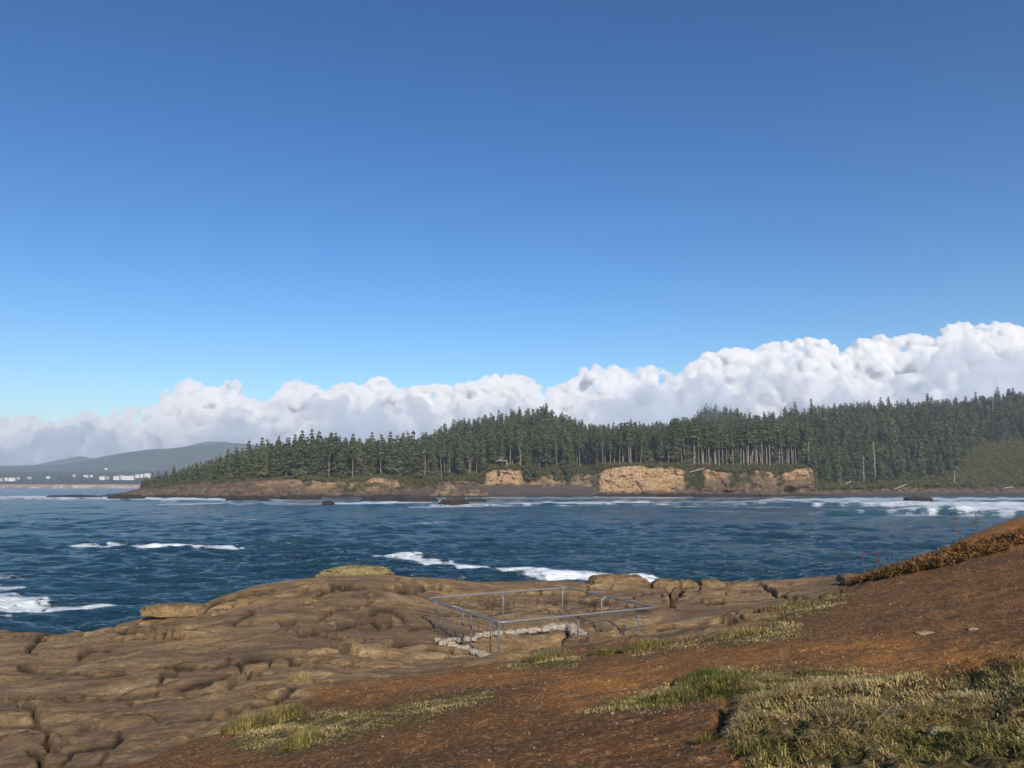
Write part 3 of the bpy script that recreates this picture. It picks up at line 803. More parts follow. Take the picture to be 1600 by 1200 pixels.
# ------------------------------------------------------------------ headland
HX = [ # x, Ds, db,yb, dc,yc, dt,yt, dh,yh
 (140, 640, 10,777, 20,777, 60,776.5, 200,776.5),(175, 615, 8,776.4, 20,774.8, 60,774, 200,774),
 (200, 605, 8,775, 20,772.5, 60,770, 200,770),(230, 595, 8,774, 25,767, 60,761, 200,764),
 (300, 580, 8,773, 30,760, 70,753, 300,752),(350, 568, 8,773, 34,757, 70,750, 340,742),(400, 560, 8,773, 40,754, 80,749, 380,731),
 (440, 570, 8,772, 40,750, 70,747, 400,728),(480, 590, 8,771, 22,750, 50,744, 420,725),(540, 600, 6,769, 18,755, 50,749, 430,724),
 (600, 625, 8,770, 18,747, 40,743, 440,727),(650, 660, 20,766,30,754, 50,747, 460,717),(720, 670, 50,759,60,751, 80,743, 480,687),
 (755, 680, 55,758,63,750, 80,741, 480,682),(765, 680, 55,758,63,734, 80,729, 480,681),(810, 680, 55,758,65,734, 85,729, 480,671),(825, 690, 60,758,70,745, 90,733, 480,667),(850, 690, 60,758,72,744, 90,733, 480,666),
 (880, 690, 56,758,70,741, 90,731, 480,678),(920, 690, 40,760,58,740, 85,729, 480,693),(935, 690, 18,768,34,744, 60,728, 480,695),(955, 690, 14,769,30,729, 50,726, 480,696),(1060,690, 12,769,24,730, 45,726, 480,692),
 (1075,690, 12,768,28,742, 45,728, 480,684),(1110,690, 14,768,25,734, 45,727, 480,682),(1150,690,14,768,28,740,45,728,480,677),(1180,690,14,768,24,732,45,727,480,680),(1210,690,14,768,28,742,45,728,480,676),(1262,690, 12,768,22,731, 45,727, 480,668),
 (1272,690, 10,769,20,764, 60,754, 520,664),(1330,695,20,769,34,763, 80,750, 530,660),(1400,700, 30,769,45,760, 90,747, 540,655),(1490,710, 40,768,50,759, 100,737, 540,650),
 (1600,720, 40,768,55,758, 110,736, 560,640),(1750,720,40,768,55,758,110,735,560,635)]
HX = np.array(HX, float)
def hcol(px): return np.array([np.interp(px, HX[:, 0], HX[:, k]) for k in range(1, 10)])
def prof(px):
    """distance nodes and heights for azimuth px: rows = nodes"""
    c = hcol(px); Ds = c[0]
    D = [Ds - 30, Ds, Ds + c[1], Ds + c[3], Ds + c[5], Ds + c[7], Ds + c[7] + 350, Ds + c[7] + 900]
    def z(y, d): return EYE + (760 - y) / F * d
    Z = [-3 + 0 * Ds, 0 * Ds, z(c[2], D[2]), z(c[4], D[3]), z(c[6], D[4]), z(c[8], D[5]), z(c[8], D[5]) - 5, z(c[8], D[5]) - 40]
    return np.array(D), np.array(Z)
def head_z(px, D):
    out = np.empty(len(px)); Dn, Zn = prof(px)
    for i in range(len(px)): out[i] = np.interp(D[i], Dn[:, i], Zn[:, i])
    return out
def pxD(px, D): return (px - CX) / F * D * 1.0  # horizontal bearing, x at depth D

def headland():
    nc = 1500; px = np.linspace(130, 1760, nc); Dn, Zn = prof(px)
    ts = np.concatenate([np.linspace(0, 1, 6)[:-1], np.linspace(1, 2, 16)[:-1], np.linspace(2, 3, 46)[:-1], np.linspace(3, 4, 26)[:-1], np.linspace(4, 5, 40)[:-1], np.linspace(5, 6, 8)[:-1], np.linspace(6, 7, 4)])
    nr = len(ts); k = np.minimum(ts.astype(int), 6); f = (ts - k)[:, None]
    D = Dn[k] * (1 - f) + Dn[k + 1] * f; Z = Zn[k] * (1 - f) + Zn[k + 1] * f
    T = np.repeat(ts[:, None], nc, 1); PX = np.repeat(px[None], nr, 0)
    X = pxD(PX, D); Y = D.copy()
    # break up the cliff: buttresses, ledges, notches
    cl = sstep(1.0, 2.1, T) * (1 - sstep(3.6, 4.6, T)); zc = Z / 7
    r1 = fbm3(X / 26, Y / 60, Z / 30, 3, 501); r2 = fbm3(X / 7, Y / 12, Z / 5, 4, 511); r3 = np.abs(fbm3(X / 11, Y / 40, Z / 40, 3, 521))
    r4 = fbm3(X / 30, Y / 30, Z / 1.7, 3, 515); r5 = fbm3(X / 2.6, Y / 6, Z / 2.2, 3, 517, .6)
    push = cl * (-11 * r1 + 6 * r2 - 1.8 * r4 + 2.2 * r5 + 3.5 * np.exp(-(r3 / .03) ** 2))
    Y = Y + push
    Z = Z + sstep(2.5, 3.0, T) * (1 - sstep(4, 5, T)) * (4.0 * fbm2(X / 13, Y * 0, 4, 533) - .5) * (PX > 480) + cl * 2.8 * fbm3(X / 9, Y / 9, Z / 9 + 4, 4, 531) + sstep(0, 1.5, T) * (1 - cl) * .8 * fbm2(X / 14, Y / 14, 3, 541) * (T < 4.5)
    low = (PX < 560) * sstep(.8, 1.6, T) * (1 - sstep(3.5, 4.2, T))
    Z = Z + low * (2.2 * fbm2(X / 16, Y / 10, 4, 551, .6) - 1.2 * np.exp(-(np.abs(fbm2(X / 22, Y / 16, 3, 561)) / .04) ** 2))
    # wave-cut caves
    for cx_, w_, z0, d_ in ((1132, 6, 5, 9), (1233, 10, 9, 10), (1255, 7, 12, 9), (985, 3, 3, 3), (1045, 4, 4, 4), (905, 7, 9, 9)):
        Y = Y + d_ * np.exp(-((PX - cx_) / w_) ** 2) * sstep(z0, z0 * .4, Z) * cl
    # colours
    wob = 10 * fbm2(PX / 20, Z / 6, 3, 571)
    def band(a, b_): return sstep(a - 6, a + 6, PX + wob) * (1 - sstep(b_ - 6, b_ + 6, PX + wob))
    tan = 0.85 * band(575, 628) + .95 * band(752, 815) + .6 * band(820, 925) + 1.0 * band(930, 1068) + .9 * band(1095, 1135) + .95 * band(1175, 1262) + .6 * band(480, 560) + .5 * band(1278, 1345) + .35 * band(400, 470)
    lowd = sstep(3.0, 11, Z + 4 * fbm3(X / 12, Y / 12, Z / 9, 3, 581))
    lowd = lowd * (1 - .8 * band(1078, 1266) * (1 - sstep(13, 18, Z + 3 * r2))); full = band(935, 1050); lowd = np.maximum(lowd, full * sstep(2, 5, Z + 2 * r2))
    tan = np.clip(tan, 0, 1) * lowd * sstep(1.6, 2.1, T) * (1 - sstep(3.05, 3.25, T))
    gr = sstep(3.0, 3.15, T + .12 * r2)
    gr = np.maximum(gr, .9 * sstep(.12, .3, fbm3(X / 12, Y / 30, Z / 10, 3, 591)) * sstep(2.25, 2.5, T) * (1 - full))
    gr = np.where(PX < 470, sstep(3.3, 3.8, T + .3 * r2), gr)
    gr = np.maximum(gr, sstep(1268, 1278, PX) * sstep(2.4, 2.9, T + .3 * r2))
    beach = sstep(.6, 1.1, T) * (1 - sstep(1.95, 2.1, T)) * np.maximum(band(640, 925), sstep(1268, 1300, PX))
    wet = (1 - sstep(.5, 2.2, Z + 1.4 * r2)) * .8; wet = wet * (1 - .6 * beach); beach = np.clip(beach, 0, 1)
    mask = np.stack([tan, gr, beach, wet], -1).reshape(-1, 4)
    V = np.stack([X, Y, Z], -1).reshape(-1, 3)
    o = mesh_np('headland', V, grid_faces(nr, nc), M_head, attrs={'mask': mask})
    tag(o, 'wooded headland with tan cliffs, rock benches and a dark beach across the bay', 'headland', kind='structure')
headland()

# ------------------------------------------------------------------ trees
def spruce(seed, H=40., bare=.1, Rr=5.0, nb=80, k=9, card=1.1, trunkr=.42, trn=6, lean=0.0, top=1.0):
    """trunk and a crown of drooping boughs in uneven tiers, each bough a fan of leaf-sprays"""
    g = np.random.default_rng(seed)
    tp = np.linspace(0, 1, 6); P = np.stack([lean * H * tp ** 1.5 + .25 * np.sin(tp * 5 + seed), .2 * np.cos(tp * 4 + seed), tp * H * .97], 1)
    tv, tq, tt = tube(P, trunkr * (1 - .9 * tp) + .03, trn, cap=False)
    C = []; U = []; Wv = []; tiers = max(5, int(H * (1 - bare) / 2.6)); tg = g.uniform(.7, 1.25, tiers + 1); asy = g.uniform(0, 6.28)
    for i in range(nb):
        t = ((i + g.random()) / nb) ** 1.12; q = int(t * tiers); tt_ = .4 * t + .6 * (q + .35) / tiers; z = H * (bare + (1 - bare) * tt_)
        a = g.uniform(0, 2 * math.pi)
        L = Rr * (1 - tt_) ** .62 * min(1, .45 + tt_ / .2) * g.uniform(.6, 1.1) * tg[q] * (1 + .22 * math.cos(a - asy + q * .7)) + .5 * top
        rise = g.uniform(-.15, .25); bx = np.interp(z / H, tp, P[:, 0]); by = np.interp(z / H, tp, P[:, 1])
        kk = max(2, int(k * (L / Rr) ** .6 + 1))
        for j in range(kk):
            s = (.15 + .85 * (j + g.random()) / kk); sp = (g.random() - .5) * .8 * (.4 + s)
            aa = a + sp; r = L * s
            C.append((bx + math.cos(aa) * r, by + math.sin(aa) * r, z + rise * r - .3 * r * s + g.normal(0, .15)))
            dr = g.normal(-.55, .3); sz = card * g.uniform(.6, 1.25) * (.6 + .4 * (1 - tt_))
            U.append((math.cos(aa) * sz, math.sin(aa) * sz, dr * sz)); Wv.append((-math.sin(aa) * sz * .75, math.cos(aa) * sz * .75, g.normal(0, .35) * sz))
    for j in range(6):
        aa = j * 2.1; C.append((P[-1, 0], P[-1, 1], H * (.955 + .008 * j)))
        U.append((math.cos(aa) * .3 * card, math.sin(aa) * .3 * card, .45 * card)); Wv.append((-math.sin(aa) * .25 * card, math.cos(aa) * .25 * card, .1 * card))
    C = np.array(C); U = np.array(U); Wv = np.array(Wv)
    V = np.stack([C - U * .6, C - Wv, C + U, C + Wv], 1).reshape(-1, 3)
    return (tv, tq), (V, np.arange(len(V)).reshape(-1, 4))

def broad(seed, H=10., Rr=4.5, n=500, size=.55):
    g = np.random.default_rng(seed); Vs = []; o = 0; Fs = []
    for i in range(9):
        a = g.uniform(0, 6.28); r = Rr * .55 * g.random() ** .5; z = H * g.uniform(.15, .72)
        V, Fq = leafy(math.cos(a) * r, math.sin(a) * r, z, Rr * g.uniform(.35, .55), n // 9, size, .9, g)
        Vs.append(V); Fs.append(Fq + o); o += len(V)
    parts = [tube([(0, 0, -.5), (.1, 0, H * .3), (0, .1, H * .6)], [.22, .18, .08], 5)]
    for i in range(4):
        a = i * 1.6; parts.append(tube([(0, 0, H * .25), (math.cos(a) * Rr * .4, math.sin(a) * Rr * .4, H * .55)], [.1, .04], 4))
    V, fs = join(parts)
    return (V, fs), (np.vstack(Vs), np.vstack(Fs))

def proto(name, args, lab, kind='spruce'):
    root = empty(name, (0, 0, 0))
    if kind == 'spruce':
        (tv, tq), (cv, cf) = spruce(**args); mesh_np('trunk', tv, [tq], M_trunk if lab else M_bark, root); mesh_np('crown', cv, cf, M_needle, root, smooth=False)
    else:
        (tv, tf), (cv, cf) = broad(**args); mesh_np('trunk', tv, tf, M_trunk, root); mesh_np('crown', cv, cf, M_alder, root, smooth=False)
    return root
PR = {'bare': [proto('spruce_tree', dict(seed=s, H=42, bare=b_, Rr=r_, nb=120, k=9, card=1.3, trunkr=.46, lean=l_), 1) for s, b_, r_, l_ in ((1, .52, 5.0, 0), (2, .6, 4.6, .02), (3, .46, 5.6, -.02), (4, .56, 4.6, .04))],
      'full': [proto('spruce_tree', dict(seed=s, H=H_, bare=b_, Rr=r_, nb=170, k=10, card=1.45, trunkr=.48), 0) for s, b_, r_, H_ in ((11, .04, 7.5, 40), (12, .12, 6.6, 42), (13, .02, 8.5, 35), (14, .2, 6.2, 43), (15, .05, 7, 30))],
      'alder': [proto('alder_tree', dict(seed=s, H=12, Rr=5, n=700, size=.5), '', 'broad') for s in (21, 22)]}
used = set()
ZONES = [(430, 'wind trimmed dark spruce on the low point at the left end of the headland'), (640, 'dark spruce above the rocky bank left of the small beach'),
         (760, 'dark spruce behind the dark beach and the pyramid shaped rock'), (935, 'spruce above the broken tan cliffs beside the dark beach'),
         (1072, 'tall spruce above the broad tan cliff'), (1268, 'tall spruce with a long bare pale trunk above the caved cliff'),
         (1480, 'spruce with foliage down to the low shore bank right of the cliffs'), (9999, 'dark spruce on the open slope at the far right')]
TREEPOS = []
def hmul(px): return float(np.interp(px, [215, 240, 300, 350, 400, 480, 2000], [.2, .26, .42, .55, .74, .86, .92]))
def put_tree(kind, px, D, s):
    z = float(head_z(np.array([px]), np.array([D]))[0]); x = float(pxD(px, D))
    L = PR[kind]; i = random.randrange(len(L)); p = L[i]
    rz = random.uniform(0, 6.28)
    if id(p) not in used: used.add(id(p)); o = p; o.location = (x, D, z - .4); o.rotation_euler = (0, 0, rz); o.scale = (s, s, s)
    else: o = copy_tree(p, (x, D, z - .4), rz, s)
    if kind == 'alder': tag(o, 'bright green rounded alder among the dark spruces', 'tree', 'alders on the headland')
    else:
        lab = next(l for lim, l in ZONES if px < lim)
        tag(o, lab, 'tree', 'spruces along the front of the headland')
    o.rotation_euler[0] = random.gauss(0, .025); o.rotation_euler[1] = random.gauss(0, .025); o.scale = (s * random.uniform(.85, 1.2), s * random.uniform(.85, 1.2), s)
    TREEPOS.append((x, D)); return o

def front_trees():
    n = 0
    # the bare-trunked stand
    for row, (dd, sp) in enumerate(((2, 5.2), (10, 6.5))):
        px = 1052.0
        while px < 1262:
            c = hcol(px); D = c[0] + c[5] + dd + random.uniform(-3, 4)
            put_tree('full' if random.random() < .16 else 'bare', px, D, random.uniform(.72, 1.06)); px += sp * random.uniform(.35, 1.7)
    # left of it, mixed
    for dd in (0, 14):
        px = 232.0
        while px < 1052:
            c = hcol(px); D = c[0] + c[5] + dd + random.uniform(-5, 7); kind = 'bare' if (random.random() < (.9 if px > 900 else .4) and px > 480) else 'full'
            if 525 < px < 575 and dd == 0: px += 9
            s = hmul(px) * random.uniform(.8, 1.1)
            put_tree(kind, px, D, s)
            px += random.uniform(7, 15) * (.8 + .5 * hmul(px))
    # right part, trees reach the shore
    for dd in (-22, -4, 18):
        px = 1268.0
        while px < 1620:
            c = hcol(px); D = c[0] + c[5] + dd + random.uniform(-5, 7)
            D += 190 * float(sstep(1478, 1545, px + random.uniform(-12, 12)))
            put_tree('full', px, D, .84 * random.uniform(.75, 1.1) * (.8 if dd < -10 else 1)); px += random.uniform(11, 19)
    # a few standing low in front of the cliff gaps
    for px, D, s, k in ((826, 745, .78, 'full'), (700, 722, .5, 'full'), (838, 752, .6, 'full'), (870, 752, .5, 'full'), (888, 750, .55, 'full'), (780, 738, .25, 'full'),
                        (836, 800, 1.3, 'alder'), (822, 790, 1.1, 'alder'), (1490, 830, 1.1, 'alder'), (665, 700, .9, 'alder'), (1440, 900, 1.2, 'alder'), (1255, 860, 1.4, 'alder'), (745, 735, .7, 'alder')):
        put_tree(k, px, D, s)
front_trees()
for i in range(22):
    px = random.uniform(1488, 1640); D = float(hcol(px)[0]) + random.uniform(70, 235)
    o = put_tree('alder', px, D, random.uniform(.28, .6)); o['label'] = 'low rounded olive bush on the open scrub slope at the far right'; o['category'] = 'bush'; o['group'] = 'bushes on the open slope'
for L in PR.values():
    for p in L:
        if id(p) not in used:
            for c in list(p.children): bpy.data.objects.remove(c)
            bpy.data.objects.remove(p)

HILLR = [(900,700),(1040,672),(1080,668),(1092,653),(1104,647),(1140,647),(1152,654),(1170,668),(1210,670),(1280,656),(1340,646),(1420,648),(1500,645),(1540,634),(1600,626),(1700,619),(1800,616)]
def far_trees():
    Vs = []; Fs = []; T = []; o = 0; L = [spruce(seed=50 + s, H=34, bare=.1, Rr=6, nb=16, k=3, card=3.6, trn=3)[1] for s in range(5)]; hp = np.array(HILLR, float)
    for i in range(1500):
        px = random.uniform(1000, 1740); dy = random.uniform(-2, 26) * random.random() ** .7; D = 2100 - 9 * dy + random.uniform(-15, 30); yt = np.interp(px, hp[:, 0], hp[:, 1]) + dy
        x, y, z = [float(v) for v in at(px, yt, D)]; V, Fq = L[i % 5]; s = random.uniform(.6, 1.1)
        Vs.append(V * s + np.array([x, y, z - 8])); Fs.append(Fq + o); T.append(np.full(len(V), random.random())); o += len(V)
    ob = mesh_np('forest', np.vstack(Vs), np.vstack(Fs), M_needle2, smooth=False, attrs={'tint': np.concatenate(T)})
    tag(ob, 'dark tree tops on the farther hill crest at the right', 'forest', kind='stuff')
def forest_mass():
    lods = []
    for s in range(10):
        (tv, tq), (cv, cf) = spruce(seed=70 + s, H=36 - 2 * (s % 3), bare=.1 + .04 * (s % 4), Rr=5.6 + .7 * (s % 4), nb=64, k=6, card=2.1, trunkr=.36, trn=4)
        lods.append((tv, tq, cv, cf))  # light tree for the mass behind
    pos = []
    for _ in range(9000):
        px = random.uniform(225, 1740); t = random.random()
        c = hcol(px); d0 = c[0] + c[5] + 22; d1 = c[0] + c[7] + 70
        d0 += 175 * float(sstep(1478, 1545, px + 14 * math.sin(t * 40)))
        if px < 330 : d1 = c[0] + c[7] - 40
        D = d0 + (d1 - d0) * t ** .85
        pos.append((px, D))
    pos = np.array(pos); x = pxD(pos[:, 0], pos[:, 1]); y = pos[:, 1]
    # keep about one tree per cell
    sp = 10.5; seen = set(); keep = []
    for i in range(len(x)):
        kx, ky = int(x[i] // sp), int(y[i] // sp)
        if (kx, ky) in seen: continue
        seen.add((kx, ky)); keep.append(i)
    keep = np.array(keep); x = x[keep]; y = y[keep]; px = pos[keep, 0]; z = head_z(px, y)
    Vs = []; Fq = []; MI = []; T = []; o = 0
    for i in range(len(x)):
        tv, tq, cv, cf = lods[i % 10]; s = hmul(px[i]) * random.uniform(.6, 1.12) * (1 if random.random() > .07 else 1.22)
        a = random.uniform(0, 6.28); c, sn = math.cos(a) * s, math.sin(a) * s
        V = np.vstack([tv, cv]); W = np.stack([V[:, 0] * c - V[:, 1] * sn + x[i], V[:, 0] * sn + V[:, 1] * c + y[i], V[:, 2] * s + z[i] - .5], 1)
        Vs.append(W); Fq.append(tq + o); MI.append(np.ones(len(tq), int)); Fq.append(cf + o + len(tv)); MI.append(np.zeros(len(cf), int))
        T.append(np.full(len(V), float(np.clip(.5 + 1.6 * fbm2(np.array([x[i] / 70]), np.array([y[i] / 70]), 2, 640)[0] + random.gauss(0, .28), 0, 1)))); o += len(V)
    ob = mesh_np('forest', np.vstack(Vs), np.vstack(Fq), [M_needle2, M_bark], smooth=False, mi=np.concatenate(MI), attrs={'tint': np.concatenate(T)})
    tag(ob, 'dense dark spruce forest covering the hill behind the front trees', 'forest', kind='stuff')
    far_trees()
    print('forest trees', len(x), 'front', len(TREEPOS))
forest_mass()

# dead snags
def snag(px, base, top, D, lean, label, r=.35, fork=True, name='dead_tree'):
    x, y, z0 = [float(v) for v in at(px, base, D)]; _, _, z1 = [float(v) for v in at(px, top, D)]; H = z1 - z0
    P = [(lean * H * t, 0, H * t) for t in np.linspace(0, 1, 5)]
    parts = [tube(P, np.linspace(r, r * .35, 5), 6)]
    if fork:
        for k in range(5):
            t = random.uniform(.45, .95); a = random.uniform(0, 6.28); b0 = np.array([lean * H * t, 0, H * t])
            parts.append(tube([b0, b0 + np.array([math.cos(a) * 1.6, math.sin(a) * 1.6, random.uniform(.3, 1.8)])], [r * .3, .05], 4))
    V, fs = join(parts); o = mesh_np(name, V, fs, M_dead); o.location = (x, y, z0); tag(o, label, 'dead tree'); return o
snag(1537, 656, 624, 1120, -.12, 'bleached leaning snag standing left of the forked snag')
snag(1550, 662, 620, 1100, .12, 'forked bleached snag above the dark trees at right', .5)
snag(1546, 658, 632, 1105, -.05, 'short broken snag between the two tall bleached snags', .4)
snag(1580, 655, 626, 1160, .03, 'slim grey snag nearest the right edge of the wood', .25)
snag(1350, 752, 712, 745, .03, 'slender bare leaning trunk low on the shore bank')
snag(1368, 745, 690, 752, .0, 'tall pale bare trunk beside the leaning one', .4)
snag(1491, 754, 735, 742, .12, 'short forked dead stump on the shore bank at right', .4)
snag(779, 682, 645, 1090, .01, 'grey snag on the central hill, left of the higher one', .3)
snag(793, 681, 652, 1090, .0, 'shorter grey snag on the central hill', .3)
snag(854, 676, 640, 1100, .01, 'tallest grey snag on the central hill', .45)
x, y, z = [float(v) for v in at(781, 724, 742)]
V, fs = join([tube([(-5, 0, -2), (-3.5, 0, 1.5), (0, 0, 3.2), (3, 0, 2.2), (7, 0, 2.8)], [.5, .5, .42, .35, .15], 6), tube([(0, 0, 3.2), (1.5, 0, 5), (3.2, 0, 5.6)], [.3, .2, .1], 5), tube([(6, 0, 2.5), (7, 0, -1.5), (6.6, 0, -3)], [.35, .45, .4], 5)])
o = mesh_np('dead_tree', V, fs, M_dead); o.location = (x, y - 6, z); tag(o, 'bleached arching dead tree at the cliff edge above the dark beach', 'dead tree')

# logs on the shore
for i, (px, py, D, L, rz, lab) in enumerate(((1088, 736, 716, 14, .5, 'bleached log lying down the green cliff gap'), (1404, 762, 735, 12, .8, 'driftwood log heap pole on the right shore bank'), (1572, 763, 760, 9, 0.1, 'driftwood log on the beach at the right'),
                                        (857, 760, 742, 11, .05, 'thin driftwood log at the back of the dark beach'), (1320, 757, 735, 10, .9, 'pale log leaning on the bank below the trees'))):
    x, y, z = [float(v) for v in at(px, py, D)]
    V, q, t = tube([(-L / 2, 0, -.2 - rz * L * .2), (0, .2, .3), (L / 2, 0, .4 + rz * L * .25)], [.45, .4, .25], 7)
    o = mesh_np('driftwood_log', V, [q, t], M_dead); o.location = (x, y - 3, z + .4); tag(o, lab, 'log')

# shrubs over the bench, cliff gaps and the right slope
def shrubs():
    spots = []
    for _ in range(1500):
        px = random.uniform(470, 1270); c = hcol(px); spots.append((px, c[0] + random.uniform(c[3] + 2, c[5] + 14), random.uniform(1.0, 2.6), .35))
    for _ in range(4200):
        px = random.uniform(1268, 1700) if random.random() < .35 else random.uniform(1475, 1720); c = hcol(px); hi = c[5] + 10 + 210 * float(sstep(1478, 1545, px))
        spots.append((px, c[0] + random.uniform(c[3] + 1, hi), random.uniform(1.2, 3.4) * (1.5 if random.random() < .15 else 1), random.choice((.2, .7, 1.0)) if px > 1480 else .45))
    for a, b_, n in ((625, 665, 90), (818, 932, 110), (1068, 1098, 110), (1140, 1180, 90), (742, 760, 50), (1200, 1225, 30), (530, 572, 60), (572,640,30)):
        for _ in range(n):
            px = random.uniform(a, b_); c = hcol(px); spots.append((px, c[0] + random.uniform(c[1] + 2, c[3] + 5), random.uniform(1.2, 2.6), .3))
    for _ in range(260):
        px = random.uniform(235, 470); c = hcol(px); spots.append((px, c[0] + random.uniform(c[3] + 20, c[5] + 20), random.uniform(1, 2.2), .2))
    px = np.array([s[0] for s in spots]); D = np.array([s[1] for s in spots]); z = head_z(px, D)
    Vs = []; Fs = []; T = []; o = 0
    for i, (p, d, r, tn) in enumerate(spots):
        V, Fq = leafy(pxD(p, d), d, z[i] - .2, r * 1.15, 70, .55 if p < 1268 else .75, .95)
        Vs.append(V); Fs.append(Fq + o); T.append(np.full(len(V), min(1, max(0, random.gauss(tn, .3))))); o += len(V)
    ob = mesh_np('shrubbery', np.vstack(Vs), np.vstack(Fs), M_shrub, smooth=False, attrs={'tint': np.concatenate(T)})
    tag(ob, 'low green and olive shrubs along the cliff tops and the right hand slope', 'shrubbery', kind='stuff')
shrubs()

# rocks in the water
def searock(px, waterline, wpx, hpx, depth, lab, seed, mat=None, peak=0, D=None, rz=0, power=.75):
    D = D or EYE * F / (waterline - 760); x = pxD(px, D)
    w_ = wpx * D / F; h_ = hpx * D / F
    rock_obj('sea_rock', (x, D + depth * .3, -.1), (w_, depth, h_), mat or M_shore, lab, 'rock', seed=seed, n=5, flat=.3, peak=peak, power=power, rough=.33)
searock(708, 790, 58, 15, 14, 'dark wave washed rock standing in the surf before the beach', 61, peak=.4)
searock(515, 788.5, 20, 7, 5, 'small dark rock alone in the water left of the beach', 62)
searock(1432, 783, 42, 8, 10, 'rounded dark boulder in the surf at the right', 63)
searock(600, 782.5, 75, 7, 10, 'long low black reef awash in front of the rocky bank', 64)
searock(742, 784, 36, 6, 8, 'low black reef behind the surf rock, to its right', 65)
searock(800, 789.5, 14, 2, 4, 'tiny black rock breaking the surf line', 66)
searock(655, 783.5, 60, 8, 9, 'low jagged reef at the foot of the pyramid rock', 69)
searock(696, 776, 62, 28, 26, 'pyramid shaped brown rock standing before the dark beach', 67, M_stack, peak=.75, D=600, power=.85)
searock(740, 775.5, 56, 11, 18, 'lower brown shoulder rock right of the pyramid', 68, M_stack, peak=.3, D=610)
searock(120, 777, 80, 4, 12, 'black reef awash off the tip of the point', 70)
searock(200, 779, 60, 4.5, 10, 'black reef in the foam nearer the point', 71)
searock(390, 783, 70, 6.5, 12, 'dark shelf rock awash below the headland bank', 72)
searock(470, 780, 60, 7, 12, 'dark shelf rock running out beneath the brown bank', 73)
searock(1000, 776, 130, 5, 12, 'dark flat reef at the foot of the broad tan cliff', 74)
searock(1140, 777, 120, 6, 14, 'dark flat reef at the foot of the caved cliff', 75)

# ------------------------------------------------------------------ far coast and hills
M_far = mat_rock('far_land', (.075, .09, .05), (.1, .12, .065), (.14, .15, .08), .004, bdist=20, bump=.5, strat=1)
def farcliff_mat():
    m, nt = new_mat('far_cliff'); b = NB(nt); P = b.pos(); z = b.n('ShaderNodeSeparateXYZ', ins={'Vector': P}).outputs[2]
    n = b.noise(P, .02, 5, .7); n2 = b.noise(P, .006, 5, .7)
    c = b.ramp(n, (.35, (.2, .13, .08)), (.5, (.42, .29, .18)), (.66, (.75, .6, .42)))
    g = b.ramp(n2, (.35, (.035, .05, .024)), (.65, (.09, .1, .04)))
    b.out(b.bsdf(b.mix(b.ramp(b.math('DIVIDE', b.math('ADD', z, b.math('MULTIPLY', n, 8)), 40), (.44, 0), (.56, 1)), c, g), .95, .1)); return m
M_fc = farcliff_mat()
def ridge(name, pts, D, depth, mat, label, cat, base=-2, amp=10, nr=40, front=.5, kind='structure'):
    pts = np.array(pts, float); nc = 500; px = np.linspace(pts[0, 0], pts[-1, 0], nc); yt = np.interp(px, pts[:, 0], pts[:, 1])
    zt = EYE + (760 - yt) / F * D
    t = np.linspace(0, 1, nr)[:, None]; Dd = D - depth * front + depth * t
    sh = np.where(t < front, sstep(0, 1, t / front), 1 - .5 * sstep(0, 1, (t - front) / (1 - front)))
    X = (px[None] - CX) / F * Dd; Y = np.repeat(Dd, nc, 1)
    Z = base + (zt[None] - base) * sh; Z = Z + amp * fbm2(X / (depth * .25), Y / (depth * .25), 5, 601, .55) * sh
    o = mesh_np(name, np.stack([X, Y, Z], -1).reshape(-1, 3), grid_faces(nr, nc), mat); tag(o, label, cat, kind=kind)
ridge('hills', [(-250,726),(-100,731),(0,733),(60,730),(90,727),(130,722),(170,712),(210,706),(250,702),(290,699),(330,694),(350,691),(380,693),(450,700),(560,705)], 6200, 2600, M_far, 'long hazy forested ridge beyond the town', 'hills', amp=26)
ridge('hills', [(-250,722),(0,727),(60,725),(100,719),(125,714),(150,717),(200,716),(270,703),(320,692),(350,691),(400,698),(560,700)], 8600, 1600, M_far, 'faintest blue hills farthest away at the left', 'hills', amp=30)
ridge('hills', HILLR, 2100, 900, M_far, 'forested hill crest rising behind the headland at the right', 'hills', amp=5)
